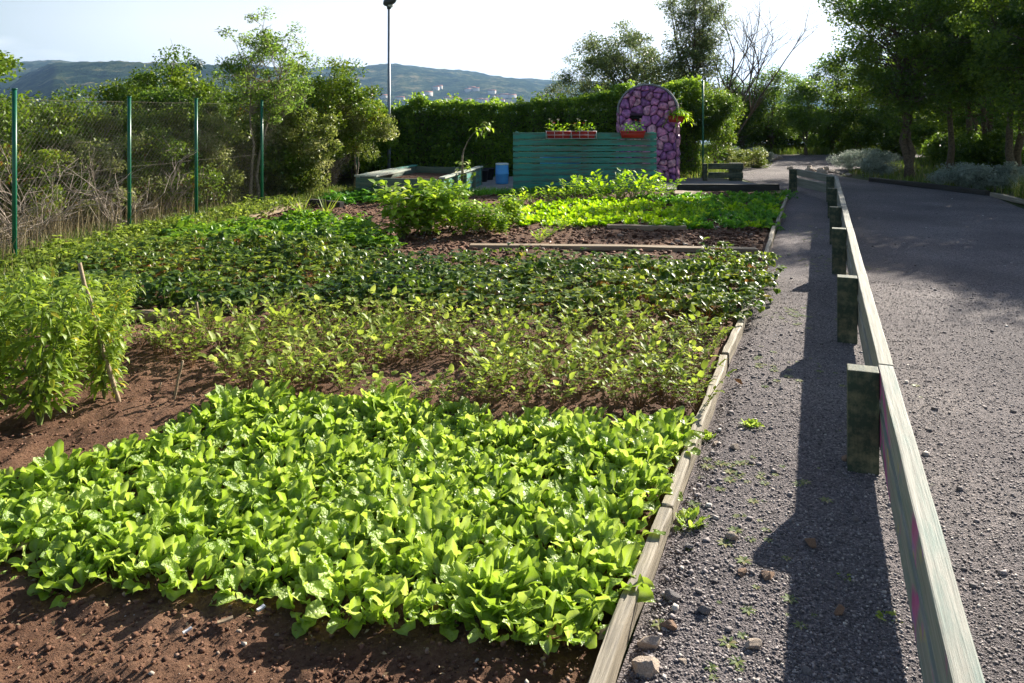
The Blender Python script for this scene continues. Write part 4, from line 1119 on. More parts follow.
s2x = lambda px, Y=SY - .1: (px - 512) / F * Y
flowerbox(s2x(558.5), .49, 'left red flower box in a white wire rack on the plank screen', True, 1.06, 1)
flowerbox(s2x(583.5), .49, 'second red flower box in a white wire rack, next to the leftmost', True, 1.06, 2)
flowerbox(s2x(632.5), .50, 'red flower box without a rack in front of the purple oven', False, 1.07, 3, mat='herb')

# ------------------------------------------------------------------ purple oven
OY = 18.1
ox = (647.5 - 512) / F * OY
OW = 1.28; OH = 2.24; ARC = 0.64
rt = empty('stone_oven', (ox, OY, 0.03), 'domed outdoor oven faced with purple painted stones', 'oven')
# body: arch outline extruded back
oz = OH - .03; rad_o = OW / 2; sz_ = oz - 0.60    # spring line
outline = [(-rad_o, 0), (rad_o, 0), (rad_o, sz_)] + [(rad_o * math.cos(t), sz_ + .56 * math.sin(t)) for t in np.linspace(0, PI, 25)[1:-1]] + [(-rad_o, sz_)]
mb = MB(); no = len(outline); DP = 1.05
fr = [(x, 0, z) for x, z in outline]; bk = [(x, DP, z) for x, z in outline]
mb.add(fr + bk, [(i, i + no, (i + 1) % no + no, (i + 1) % no) for i in range(no)])
cf_ = [(0, 0, sz_ * .5)]; mb.add(fr + cf_, t=[(i, (i + 1) % no, no) for i in range(no)]); mb.add(bk + [(0, DP, sz_ * .5)], t=[((i + 1) % no, i, no) for i in range(no)])
mb.obj('body', M['mortar'], rt)
# render shell over the arch
mb = MB(); ro, ri = rad_o + .045, rad_o + .004; N = 28
T_ = np.linspace(-0.10, PI + 0.10, N)
rows = []
for (r2, yy, hs_) in ((ri, -.03, .566), (ro, -.015, .605), (ro + .012, .3, .61), (ro, DP + .05, .605), (ri, DP + .05, .566)):
    rows.append([(r2 * math.cos(t) * (1 + .012 * math.sin(9 * t)), yy, sz_ + hs_ * (r2 / ro if False else 1) * math.sin(t)) for t in T_])
V = [p for row in rows for p in row]
q = []
for a in range(4):
    for b in range(N - 1): q.append((a * N + b, a * N + b + 1, (a + 1) * N + b + 1, (a + 1) * N + b))
for b in range(N - 1): q.append((4 * N + b, 4 * N + b + 1, b + 1, b))
mb.add(V, q, t=[])
mb.add([rows[k][0] for k in range(5)], t=[(0, 1, 2), (0, 2, 3), (0, 3, 4)]); mb.add([rows[k][-1] for k in range(5)], t=[(0, 2, 1), (0, 3, 2), (0, 4, 3)])
mb.obj('dome_shell', M['shell'], rt, smooth=False)


def clip_poly(P, a, b, c):
    """keep a*x+b*y<=c"""
    out = []
    for i in range(len(P)):
        p, q_ = P[i], P[(i + 1) % len(P)]
        dp, dq = a * p[0] + b * p[1] - c, a * q_[0] + b * q_[1] - c
        if dp <= 0: out.append(p)
        if dp * dq < 0:
            t = dp / (dp - dq); out.append((p[0] + t * (q_[0] - p[0]), p[1] + t * (q_[1] - p[1])))
    return out


def stones(mb, outline, step, place, seed, hole=None):
    rr4 = random.Random(seed); xs = [p[0] for p in outline]; ys = [p[1] for p in outline]
    pts = []
    yy = min(ys) + step * .4; row = 0
    while yy < max(ys):
        xx = min(xs) - step * .2 + (row % 2) * step * .5
        while xx < max(xs) + step * .3:
            pts.append((xx + rr4.uniform(-.42, .42) * step, yy + rr4.uniform(-.4, .4) * step)); xx += step * rr4.uniform(.85, 1.1)
        yy += step * .98; row += 1
    for i, p in enumerate(pts):
        P = list(outline)
        for j, q_ in enumerate(pts):
            if i == j or math.dist(p, q_) > step * 3: continue
            a, b = q_[0] - p[0], q_[1] - p[1]; c = (q_[0] ** 2 + q_[1] ** 2 - p[0] ** 2 - p[1] ** 2) / 2
            P = clip_poly(P, a, b, c)
            if len(P) < 3: break
        if len(P) < 3: continue
        cx = sum(v[0] for v in P) / len(P); cy = sum(v[1] for v in P) / len(P)
        area = abs(sum(P[k][0] * P[(k + 1) % len(P)][1] - P[(k + 1) % len(P)][0] * P[k][1] for k in range(len(P)))) / 2
        if area < step * step * .12: continue
        if hole and hole[0] < cx < hole[1] and hole[2] < cy < hole[3]: continue
        # smooth rounded ring: chaikin
        for _ in range(2):
            P = [v for k in range(len(P)) for v in ((P[k][0] * .75 + P[(k + 1) % len(P)][0] * .25, P[k][1] * .75 + P[(k + 1) % len(P)][1] * .25), (P[k][0] * .25 + P[(k + 1) % len(P)][0] * .75, P[k][1] * .25 + P[(k + 1) % len(P)][1] * .75))]
        m_ = len(P); hh = rr4.uniform(.035, .08); tx, ty = rr4.uniform(-.5, .5), rr4.uniform(-.5, .5)
        V = []
        for (f, z_) in ((.97, 0), (.92, .4), (.72, .85), (.38, 1.0)):
            for v in P:
                ux, uy = (v[0] - cx) * f, (v[1] - cy) * f
                V.append(place(cx + ux, cy + uy, hh * z_ + (tx * ux + ty * uy) * (.6 if z_ > .4 else 0) - (.004 if z_ == 0 else 0)))
        V.append(place(cx, cy, hh * 1.02))
        q2 = [(a * m_ + k, a * m_ + (k + 1) % m_, (a + 1) * m_ + (k + 1) % m_, (a + 1) * m_ + k) for a in range(3) for k in range(m_)]
        mb.add(V, q2, t=[(3 * m_ + k, 3 * m_ + (k + 1) % m_, 4 * m_) for k in range(m_)], rnd=rr4.random())


mb = MB()
ol = [(x * .985, z) for x, z in outline]
stones(mb, ol, .19, lambda x, z, h: (x, -h, z), 3, hole=(-.42, -.10, 1.36, 1.58))
stones(mb, [(.03, 0), (DP - .02, 0), (DP - .02, sz_ - .03), (.03, sz_ - .03)], .19, lambda x, z, h: (rad_o + h, x, z), 4)
stones(mb, [(.03, 0), (DP - .02, 0), (DP - .02, sz_ - .03), (.03, sz_ - .03)], .19, lambda x, z, h: (-rad_o - h, x, z), 5)
mb.obj('stone_facing', M['purple'], rt, smooth=True)
mb = MB(); bbox(mb, -.45, -.10, -.012, .0, 1.37, 1.49); mb.obj('slot', M['hole'], rt)  # flat slab painted black for the shade of the opening
mb = MB(); bbox(mb, -.47, -.08, -.05, .0, 1.505, 1.54); mb.obj('lintel', M['mortar'], rt)

rt.rotation_euler = (0, 0, R(-12))
# planter hung at the right shoulder of the oven
rt = flowerbox((676 - 512) / F * 17.95, .36, 'planter of trailing yellow green plants hung at the right shoulder of the oven', False, 1.37, 7, y=17.95, grp='hanging planters', mat='lime', pl=1.3)
mb = MB(); rr2 = random.Random(9)
for k in range(150):
    a = rr2.uniform(0, 6.3); o_ = rr2.uniform(0, .34)
    c = (o_ * math.cos(a) + .04, o_ * math.sin(a) * .5 - .05, .26 - .45 * o_ + rr2.uniform(-.07, .07) - (.1 if o_ > .25 else 0))
    leaf(mb, .12, .04, c, a + rr2.uniform(-.4, .4), R(rr2.uniform(-40, 50)), R(70), 'lance', nu=3, nv=2, rnd=rr2.random(), r=rr2)
mb.obj('foliage', M['lime'], rt, smooth=True)
# green support pole and young tree
x, y = (703 - 512) / F * 19.0, 19.0
mb = MB(); tube(mb, [(0, 0, 0), (0, 0, 1.2), (0, 0, 2.35)], .022, 8)
tag(mb.obj('metal_pole', M['fencegreen'], loc=(x, y, 0)), 'thin green pole standing beside the small round tree', 'pole')

# ------------------------------------------------------------------ hedge
def hedge(name, pts, W, Hf, nper, ls, lab, mat, seed):
    pts = np.array(pts, float); rt = empty(name, (pts[0][0], pts[0][1], 0), lab, 'hedge')
    lf = MB(); cr = MB(); base = np.array([pts[0][0], pts[0][1], 0])
    for k in range(len(pts) - 1):
        a, b = pts[k], pts[k + 1]; Ld = np.linalg.norm(b - a); d = (b - a) / Ld; nrm = np.array([d[1], -d[0]])
        n_ = int(nper * Ld)
        s = rng.uniform(0, Ld, n_); face = rng.uniform(0, 1, n_)
        Hh = np.interp(s, [0, Ld], [Hf[k], Hf[k + 1]])
        bump_ = fbm((s + k * 7) * 1.1, s * 0 + seed, seed, 3)
        Ht = Hh * (1 + 0.22 * bump_)
        z = np.where(face < .62, rng.uniform(0, 1, n_) * Ht, np.where(face < .85, Ht - np.abs(rng.normal(size=n_)) * .12 + .05, rng.uniform(0, 1, n_) * Ht))
        lump = fbm(s * 2.2, z * 2.2, seed + 3, 3)
        off = np.where(face < .62, W / 2 + lump * .35 - np.abs(rng.normal(size=n_)) * .08, np.where(face < .85, rng.uniform(-W / 2, W / 2, n_), -W / 2 - lump * .3))
        z = z + np.where((face >= .62) & (face < .85), lump * .25, 0)
        XY = a[None] + d[None] * s[:, None] + nrm[None] * off[:, None]
        C = np.stack([XY[:, 0], XY[:, 1], np.maximum(z, .04)], -1) - base
        fleaves(lf, C, ls, .7, up=.3, rnd=np.clip(.42 + lump * .8 + rng.normal(size=n_) * .2, 0, 1))
        # dark woody core
        hh = min(Hf[k], Hf[k + 1]) * .86
        c0_, c1_ = a + d * .0, b - d * .0
        A = [(c0_ + nrm * (W / 2 - .22)), (c1_ + nrm * (W / 2 - .22)), (c1_ - nrm * (W / 2 - .22)), (c0_ - nrm * (W / 2 - .22))]
        V = [(*(p - base[:2]), 0) for p in A] + [(*(p - base[:2]), hh) for p in A]
        cr.add(V, [(4, 5, 6, 7), (0, 1, 5, 4), (1, 2, 6, 5), (2, 3, 7, 6), (3, 0, 4, 7)])
        for q in range(int(Ld * 3)):
            s0 = rng.uniform(0, Ld); p = a + d * s0 - base[:2] + nrm * rng.uniform(0, .3)
            tube(cr, wiggle(bez((*p, 0), (p[0], p[1], 1), (p[0] + rng.normal() * .2, p[1], Hf[k] * .9), 6), .04), np.linspace(.02, .008, 6), 4, cap=False)
    for k in range(len(pts) - 1):
        a, b = pts[k], pts[k + 1]; Ld = np.linalg.norm(b - a); d = (b - a) / Ld; nrm = np.array([d[1], -d[0]])
        for q in range(int(Ld * 11)):
            s0 = rng.uniform(0, Ld); hh = np.interp(s0, [0, Ld], [Hf[k], Hf[k + 1]]) * (1 + .22 * float(fbm(np.array((s0 + k * 7) * 1.1), np.array(0.0 + seed), seed, 3)))
            up_ = rng.uniform(.0, .26); c = np.array([*(a + d * s0 + nrm * rng.uniform(-.3, W / 2)), hh]) - base
            m_ = int(rng.integers(10, 34)); tt = rng.uniform(0, 1, m_)
            C = c + np.stack([rng.normal(size=m_) * .06 + tt * rng.normal() * .06, rng.normal(size=m_) * .06, tt * up_], -1)
            fleaves(lf, C, ls * 1.05, .7, up=.2, rnd=np.clip(.7 + rng.normal(size=m_) * .2, 0, 1))  # top sprigs coloured lighter to paint the sunlit upper edge
    cr.obj('branches', M['bark'], rt); lf.obj('foliage', M[mat], rt)
    return rt


hedge('hedge', [(-5.6, 19.3), (-2.5, 19.9), (0.5, 20.0), (2.6, 20.2), (4.6, 20.5)], 1.1, [1.84, 1.82, 1.86, 2.1, 2.3], 6500, .075, 'dense dark ivy hedge closing the back of the plot', 'hedge', 5)
# ------------------------------------------------------------------ left side vegetation
tree('oak_shrub', 'yellow green oak shrub at the left edge behind the first fence post', 'shrub', (-7.9, 11.4), 2.42, 0.95, 0.15, 46, 6500, .07, M['oak'], M['bark'], .04, stems=3, rc=.26, twigs=1)
tree('oak_shrub', 'low green oak shrub beyond the leftmost fence post', 'shrub', (-7.0, 12.6), 1.95, 0.7, 0.1, 30, 4500, .065, M['oak'], M['bark'], .035, stems=3, rc=.24, twigs=1)
tree('pine_tree', 'small dark pine between the first two fence posts', 'tree', (-7.6, 16.0), 1.95, 0.75, 0.2, 30, 5200, .10, M['pine'], M['bark'], .05, rc=.22, asp=.16)
tree('pine_tree', 'dark pine top rising behind the broad oak by the fence', 'tree', (-7.0, 17.2), 2.75, 0.75, 0.8, 30, 5200, .10, M['pine'], M['bark'], .05, rc=.22, asp=.16)
tree('oak_tree', 'broad yellow green oak behind the second fence post', 'tree', (-6.3, 14.8), 2.55, 1.15, 0.3, 70, 13000, .065, M['oak'], M['bark'], .07, stems=3, rc=.26, twigs=1)
tree('oak_tree', 'darker oak filling the gap behind the third fence post', 'tree', (-5.6, 13.6), 2.05, 0.75, 0.1, 46, 8500, .06, M['tree'], M['bark'], .05, stems=3, rc=.24, twigs=1)
tree('ash_tree', 'slender young ash with a forked bare trunk at the mesh fence', 'tree', (-4.45, 13.75), 3.25, 0.82, 1.25, 110, 4600, .060, M['ash'], M['palebark'], .045, lean=(.2, .1), stems=2, rc=.17, twigs=2, asp=.38, spread=.5)
tree('field_maple', 'bushy olive green tree right of the slender ash', 'tree', (-3.75, 16.0), 2.75, 0.95, 0.4, 75, 9500, .06, M['oak'], M['bark'], .06, stems=2, rc=.24, twigs=2, crownoff=(.1, 0))
tree('climber_thicket', 'thicket of pale leaved climber hanging under the ash and maple', 'shrub', (-4.0, 14.7), 1.95, 0.85, 0.1, 70, 12000, .055, M['vine'], M['palebark'], .03, stems=4, rc=.22, twigs=2, Ry=.5)
tree('climber_thicket', 'pale leaved climber arching right over the hedge end', 'shrub', (-3.2, 16.4), 1.85, 0.7, 0.75, 40, 6500, .055, M['vine'], M['palebark'], .03, stems=3, rc=.2, twigs=2, Ry=.5)
tree('climber_thicket', 'low tangle of climber leaves behind the fourth fence post', 'shrub', (-4.9, 13.2), 1.45, 0.55, 0.05, 36, 6000, .05, M['vine'], M['palebark'], .03, stems=4, rc=.2, twigs=2, Ry=.35)
tree('dark_shrub', 'dark leafy shrub in the shade at the left end of the hedge', 'shrub', (-3.6, 18.3), 1.75, 0.8, 0.1, 50, 8000, .06, M['hedge'], M['bark'], .03, stems=4, rc=.25, twigs=1)
for k, (x, y, h_, lab) in enumerate([(-6.6, 10.6, 1.05, 'low olive bramble behind the fence at the far left'), (-6.0, 11.6, 1.15, 'dusty green bramble between the first two fence posts'), (-5.5, 12.4, 1.1, 'dusty bramble beside the third fence post'), (-7.3, 9.6, .95, 'bramble cut by the left edge of the picture'), (-6.3, 13.0, 1.3, 'bramble at the foot of the broad oak')]):
    tree('bramble_bush', lab, 'bush', (x, y), h_ * 1.12, 0.8, 0.0, 60, 7000, .055, M['vine'] if k % 2 else M['oak'], M['deadtwig'], .02, stems=5, rc=.2, twigs=4, group='brambles behind the mesh fence')


for k, (x, y, h_, rr5, mt, lab) in enumerate([(-9.6, 15.5, 2.0, 1.3, 'oak', 'wide oak thicket at the far left beyond the oak shrubs'), (-8.3, 18.0, 2.1, 1.4, 'tree', 'dark thicket behind the first small pine'), (-6.2, 18.0, 2.1, 1.2, 'tree', 'dark thicket behind the broad oak'), (-5.0, 16.6, 2.1, 1.1, 'oak', 'leafy thicket behind the slender ash'), (-4.6, 18.4, 2.0, .9, 'tree', 'shaded thicket between the ash and the maple'), (-4.45, 14.9, 1.6, .7, 'oak', 'olive green undergrowth round the ash trunk'), (-5.9, 12.9, 1.5, .8, 'oak', 'leafy scrub in front of the darker oak')]):
    tree('thicket', lab, 'shrub', (x, y), h_, rr5, 0.0, 70, 8500, .075, M[mt], M['bark'], .04, stems=4, rc=.3, twigs=1, group='thickets behind the mesh fence')


def dead_shrub(base, H, n_, lab, seed):
    r2 = random.Random(seed); mb = MB()

    def br(p, d, L, r0, dep):
        P = [p]
        for q in range(4):
            d = (d + Vector((r2.gauss(0, .14), r2.gauss(0, .14), r2.gauss(0, .1)))).normalized(); P.append(P[-1] + d * L / 4)
        tube(mb, [tuple(v) for v in P], np.linspace(r0, r0 * .5, 5), 4, cap=False)
        if dep:
            for q in range(r2.randint(2, 4)):
                i_ = r2.randint(1, 4); nd = (d + Vector((r2.gauss(0, .7), r2.gauss(0, .7), r2.gauss(.1, .5)))).normalized()
                br(P[i_], nd, L * r2.uniform(.45, .75), r0 * .6, dep - 1)
    for k in range(n_):
        a = r2.uniform(0, 6.3); br(Vector((0, 0, 0)), Vector((math.cos(a) * .8, math.sin(a) * .5, r2.uniform(.5, 1.4))).normalized(), H * r2.uniform(.5, .8), .010, 2)
    return tag(mb.obj('dead_shrub', M['deadtwig'], smooth=True, loc=(base[0], base[1], 0)), lab, 'dead shrub', 'bare shrubs behind the mesh fence')


dead_shrub((-5.6, 9.2), 1.15, 9, 'bare pale branches sprawling behind the leftmost fence bay', 1)
dead_shrub((-5.25, 10.7), 1.0, 8, 'bare twiggy shrub behind the second fence post', 2)
dead_shrub((-5.15, 11.9), .85, 7, 'bare twigs low beside the third fence post', 3)
dead_shrub((-5.8, 8.7), 1.0, 7, 'grey bare twigs at the left picture edge', 4)
dead_shrub((-5.9, 10.1), 1.3, 7, 'tall bare stems standing behind the sprawling dead branches', 5)


# grass and dry stems
def blades(name, P, n_, H, mat, lab, cat, seed, wd=.006, lean=.35, flow=None):
    r3 = np.random.default_rng(seed); P_ = P; xs = [p[0] for p in P]; ys = [p[1] for p in P]
    pts = []
    while len(pts) < n_:
        x = r3.uniform(min(xs), max(xs)); y = r3.uniform(min(ys), max(ys))
        if inpoly(x, y, P) and r3.uniform() < .35 + 1.4 * max(0, float(fbm(np.array(x * 1.7), np.array(y * 1.7), seed, 2)) + .25): pts.append((x, y))
    p = np.array(pts); h = H * r3.uniform(.35, 1.1, n_); a = r3.uniform(0, 6.28, n_); b = r3.uniform(0, 6.28, n_)
    ln = lean * h * r3.uniform(.2, 1.2, n_)
    dx, dy = np.cos(b) * ln, np.sin(b) * ln; wx, wy = np.cos(a) * wd, np.sin(a) * wd
    z0 = np.zeros(n_) + .0
    V = np.empty((n_, 5, 3))
    V[:, 0] = np.stack([p[:, 0] - wx, p[:, 1] - wy, z0], -1); V[:, 1] = np.stack([p[:, 0] + wx, p[:, 1] + wy, z0], -1)
    V[:, 2] = np.stack([p[:, 0] + wx * .8 + dx * .35, p[:, 1] + wy * .8 + dy * .35, h * .6], -1); V[:, 3] = np.stack([p[:, 0] - wx * .8 + dx * .35, p[:, 1] - wy * .8 + dy * .35, h * .6], -1)
    V[:, 4] = np.stack([p[:, 0] + dx, p[:, 1] + dy, h], -1)
    i5 = np.arange(n_)[:, None] * 5
    mb = MB(); mb.add(V.reshape(-1, 3), q=i5 + np.array([[0, 1, 2, 3]]), t=i5 + np.array([[3, 2, 4]]), rnd=np.repeat(np.clip(r3.normal(.45, .25, n_), 0, 1), 5))
    return tag(mb.obj(name, mat), lab, cat, kind='stuff')


blades('grass', [(-5.6, 5.5), (-4.5, 5.5), (-4.3, 9), (-3.9, 11.5), (-3.4, 14.5), (-2.6, 15.2), (-3.6, 16.2), (-5.4, 12), (-5.7, 8)], 17000, .17, M['grass'], 'weedy grass strip along the foot of the mesh fence', 'grass', 3)
blades('dry_grass', [(-8.5, 8.2), (-5.1, 6.8), (-4.9, 10.5), (-4.4, 13), (-6.5, 14), (-10, 13)], 5000, .55, M['straw'], 'tall dry stalks behind the mesh fence', 'dry grass', 4, wd=.004, lean=.4)
blades('grass', [(8.6, 18.9), (9.6, 15.6), (12, 12.5), (22, 16), (24, 30), (14, 27.5), (10, 22.5), (8.6, 20.5)], 26000, .16, M['grass'], 'green grass under the right hand trees', 'grass', 5, wd=.009)
blades('grass', [(3.6, 19.0), (5.2, 18.8), (5.5, 21), (8.0, 25.3), (8.5, 29), (2, 29), (2.5, 21.4)], 14000, .22, M['grass'], 'bright grass between the oven and the far path', 'grass', 6, wd=.009)
blades('grass', [(5.5, 29.8), (24, 29.6), (26, 36), (4, 36)], 16000, .3, M['grass'], 'grass at the foot of the far tree row', 'grass', 7, wd=.012)
blades('grass', [(-1.2, 14.9), (1.9, 15.3), (1.9, 15.9), (-1.2, 15.6)], 4200, .16, M['herb'], 'dark green turf strip in the shade of the plank screen', 'grass', 8)

cover('verge_weeds', [(-5.3, 6.4), (-4.3, 6.6), (-4.2, 9), (-3.85, 11.5), (-3.4, 13.6), (-4.0, 13.4), (-4.6, 11.0), (-5.1, 8.5)], 0.17, 36, M['turnip'], 0.045, 0.15, 'leafy weeds mixed into the verge below the mesh fence', 'weeds', tries=12000)
# small weeds along path
cands = [(690, 527, .9, 'lettuce seedling against the near edging board'), (751, 428, .75, 'small bright seedling alone on the gravel'), (889, 622, .8, 'low dark green weed at the foot of the rail shadow'), (845, 580, .5, 'tiny weed in the rail shadow'), (843, 434, .5, 'tiny weed beside the nearest fence post'), (706, 440, .7, 'leafy seedling leaning over the edging board')]
for k, (px, py, s, lab) in enumerate(cands):
    x, y = G(px, py); o = mobj('weed', lv[k] if k < 2 or k == 5 else lettuce_mesh(600 + k, M['turnip'], sc=.7, nleaf=12, spreadang=.5), None, (x, y, .008), (0, 0, k), (s * .55, s * .55, s * .5))
    tag(o, lab, 'weed', 'weeds along the gravel')
mb = MB(); var = MB(); rr2 = random.Random(2)
for k in range(7): leaf(var, .035, .014, (0, 0, 0), k * .9, R(20), R(30), 'oval', nu=2, nv=2, rnd=rr2.random(), r=rr2)
for (cx, cy, sp, n_) in [(.75, 3.1, .14, 22), (1.15, 3.4, .1, 8), (.8, 2.5, .12, 10), (.62, 2.25, .05, 6), (1.7, 5.0, .15, 30), (2.1, 4.6, .1, 12), (3.3, 8.4, .25, 60), (4.0, 10.5, .3, 60), (1.0, 3.55, .06, 20), (2.2, 6.3, .12, 40)]:
    for q in range(n_):
        x, y = rr2.gauss(cx, sp), rr2.gauss(cy, sp * 1.3); s = rr2.uniform(.3, 1.0)
        if x < edgeX(y) + .06: continue
        var_s = np.eye(3) * s; mb.merge(var, var_s, (x, y, float(gravz(np.array(x), np.array(y)))), rr2.uniform(-.3, .3))
tag(mb.obj('low_weeds', M['grass']), 'sparse tiny weeds sprouting through the gravel', 'weeds', kind='stuff')


# ------------------------------------------------------------------ stones
def stone_verts(r3, s, flat=.6):
    u = np.array([(-1, -1, -1), (1, -1, -1), (1, 1, -1), (-1, 1, -1), (-1, -1, 1), (1, -1, 1), (1, 1, 1), (-1, 1, 1)], float) * .6
    u = u * (1 + r3.normal(size=(8, 3)) * .22); u *= np.array([1, r3.uniform(.6, 1), flat * r3.uniform(.7, 1.2)]) * s
    a = r3.uniform(0, 6.28); c, s_ = math.cos(a), math.sin(a)
    return u @ np.array([[c, s_, 0], [-s_, c, 0], [0, 0, 1]])


CUBQ = np.array([(0, 3, 2, 1), (4, 5, 6, 7), (0, 1, 5, 4), (1, 2, 6, 5), (2, 3, 7, 6), (3, 0, 4, 7)])


def scatter_stones(name, n_, xy, smin, smax, zf, mat, lab, seed, cat='gravel', pw=3.0):
    r3 = np.random.default_rng(seed); X_, Y_ = xy(r3, n_)
    n_ = len(X_)
    base = np.array([(-1, -1, -1), (1, -1, -1), (1, 1, -1), (-1, 1, -1), (-1, -1, 1), (1, -1, 1), (1, 1, 1), (-1, 1, 1)], float) * .6
    U = base[None] * (1 + r3.normal(size=(n_, 8, 3)) * .25)
    s = smin + (smax - smin) * r3.uniform(0, 1, n_) ** pw
    U *= (s[:, None] * np.stack([np.ones(n_), r3.uniform(.6, 1, n_), r3.uniform(.35, .8, n_)], -1))[:, None, :]
    a = r3.uniform(0, 6.28, n_); c, s_ = np.cos(a), np.sin(a)
    x = U[..., 0] * c[:, None] - U[..., 1] * s_[:, None]; y = U[..., 0] * s_[:, None] + U[..., 1] * c[:, None]
    V = np.stack([x + X_[:, None], y + Y_[:, None], U[..., 2] + (zf(X_, Y_) + s * .15)[:, None]], -1)
    mb = MB(); mb.add(V.reshape(-1, 3), (np.arange(n_)[:, None, None] * 8 + CUBQ[None]).reshape(-1, 4), rnd=np.repeat(r3.uniform(0, 1, n_), 8))
    return tag(mb.obj(name, mat), lab, cat, kind='stuff')


def rnd_mat(name, cols, rough=.9):
    m, nt, n, l = newmat(name); out = n.new('ShaderNodeOutputMaterial'); p = n.new('ShaderNodeBsdfPrincipled'); p.inputs['Roughness'].default_value = rough; p.inputs['Specular IOR Level'].default_value = .3
    at = n.new('ShaderNodeAttribute'); at.attribute_name = 'rnd'; cr = ramp(n, cols); l.new(at.outputs['Fac'], cr.inputs[0]); l.new(cr.outputs[0], p.inputs['Base Color']); l.new(p.outputs[0], out.inputs[0])
    return m


M['pebble'] = rnd_mat('loose gravel stones', [(0, (.09, .08, .085)), (.5, (.23, .205, .205)), (.85, (.34, .30, .30)), (.97, (.48, .43, .40)), (1, (.6, .56, .52))])
M['clod'] = rnd_mat('soil crumbs', [(0, (.07, .032, .018)), (.6, (.15, .072, .042)), (.95, (.22, .12, .08)), (.985, (.35, .28, .22)), (1, (.45, .4, .35))])


def gxy(r3, n_):
    Y_ = 1.9 * (7.5 / 1.9) ** r3.uniform(0, 1, n_) ** 1.0
    X_ = edgeX(Y_) + .04 + r3.uniform(0, 1, n_) * (.66 * Y_ + .2 - edgeX(Y_) - .04)
    return X_, Y_


scatter_stones('gravel', 70000, gxy, .0022, .008, gravz, M['pebble'], 'loose small stones covering the gravel path', 8, pw=4)


def fxy(r3, n_):
    Y_ = 2.5 + 13 * r3.uniform(0, 1, n_) ** 1.3; X_ = edgeX(Y_) + .1 + r3.uniform(0, 1, n_) * (np.minimum(.66 * Y_, 8.2) - edgeX(Y_) - .1); return X_, Y_


scatter_stones('gravel', 650, fxy, .006, .020, gravz, M['pebble'], 'scattered larger stones lying over the gravel', 15, pw=3)


def exy(r3, n_):
    Y_ = 1.9 * (6.0 / 1.9) ** r3.uniform(0, 1, n_); X_ = edgeX(Y_) + .05 + np.abs(r3.normal(size=n_)) * .16
    return X_, Y_


scatter_stones('gravel', 420, exy, .005, .018, gravz, M['pebble'], 'coarser stones gathered along the edging board', 9, pw=2.5)


def sxy(r3, n_):
    Y_ = 2.0 * (9.0 / 2.0) ** r3.uniform(0, 1, n_); lo = np.maximum(soilL(Y_) + .1, -.66 * Y_ - .2)
    X_ = lo + r3.uniform(0, 1, n_) * (edgeX(Y_) - .06 - lo)
    return X_, Y_


scatter_stones('soil_crumbs', 34000, sxy, .002, .013, soilz, M['clod'], 'crumbled lumps of soil over the beds', 10, cat='soil crumbs', pw=5)


def sxy2(r3, n_):
    Y_ = 8.0 * (15.4 / 8.0) ** r3.uniform(0, 1, n_); X_ = soilL(Y_) + r3.uniform(0, 1, n_) * (edgeX(Y_) - .1 - soilL(Y_)); return X_, Y_


scatter_stones('soil_crumbs', 16000, sxy2, .008, .045, soilz, M['clod'], 'clods of dug soil in the far bare strips', 11, cat='soil crumbs', pw=3)


def rock_mesh(seed, mat):
    bm = bmesh.new(); bmesh.ops.create_icosphere(bm, subdivisions=3, radius=1)
    r4 = random.Random(seed); nrm = [Vector((r4.gauss(0, 1), r4.gauss(0, 1), r4.gauss(0, 1))).normalized() for _ in range(14)]; dd = [r4.uniform(.42, .8) for _ in nrm]
    for v in bm.verts:
        for a_, b_ in zip(nrm, dd):
            e_ = v.co.dot(a_) - b_
            if e_ > 0: v.co -= a_ * e_
        v.co += Vector((r4.gauss(0, .012), r4.gauss(0, .012), r4.gauss(0, .012)))
    me = bpy.data.meshes.new('rock'); bm.to_mesh(me); bm.free(); me.materials.append(mat); return me


rocks = [(646, 676, 20, 'rock', 'pale stone at the bottom edge touching the near board'), (652, 650, 16, 'rock', 'pointed pale stone just behind the lowest one by the board'), (768, 582, 11, 'rockred', 'rusty stone at the tip of the post shadow'), (741, 578, 9, 'rockred', 'small rusty stone left of the shadow tip'), (752, 652, 12, 'rock', 'flat pale stone on the sunlit gravel near the bottom'), (812, 549, 11, 'rockred', 'flat reddish stone inside the rail shadow'), (732, 543, 9, 'rock', 'pale stone beside two small ones on the sunlit gravel'), (735, 451, 6, 'rock', 'small pale stone near the lone gravel seedling'), (806, 676, 8, 'rockgrey', 'grey stone in the shadow at the bottom edge'), (671, 601, 11, 'rockgrey', 'brown grey stone close to the edging board'), (704, 616, 10, 'rockgrey', 'grey stone right of the stones by the board'), (688, 552, 7, 'rockgrey', 'light stone at the board opposite the lettuce edge'), (848, 462, 8, 'rockred', 'reddish stone left of the nearest fence post'), (669, 632, 10, 'rockred', 'reddish stone behind the pointed pale one'), (839, 617, 8, 'rockred', 'thin reddish stone deep in the rail shadow'), (893, 462, 5, 'rockred', 'small stone right at the foot of the nearest fence post'), (715, 447, 5, 'rock', 'small pale stone near the edging board'), (855, 523, 5, 'rockgrey', 'small grey stone in the shadow below the nearest post'), (516, 648, 14, 'rockgrey', 'flat grey slab of stone below the lettuce corner'), (683, 668, 6, 'rock', 'small pale stone right of the bottom stones')]
for k, (px, py, sp, mt, lab) in enumerate(rocks):
    x, y = G(px, py); s = sp * y / F
    o = mobj('rock', rock_mesh(70 + k, M[mt]), None, (x, y, .012 + s * .3), (random.uniform(-.3, .3), random.uniform(-.3, .3), random.uniform(0, 6.3)), (s, s * .75, s * random.uniform(.5, .75)))
    tag(o, lab, 'rock', 'loose rocks by the path')
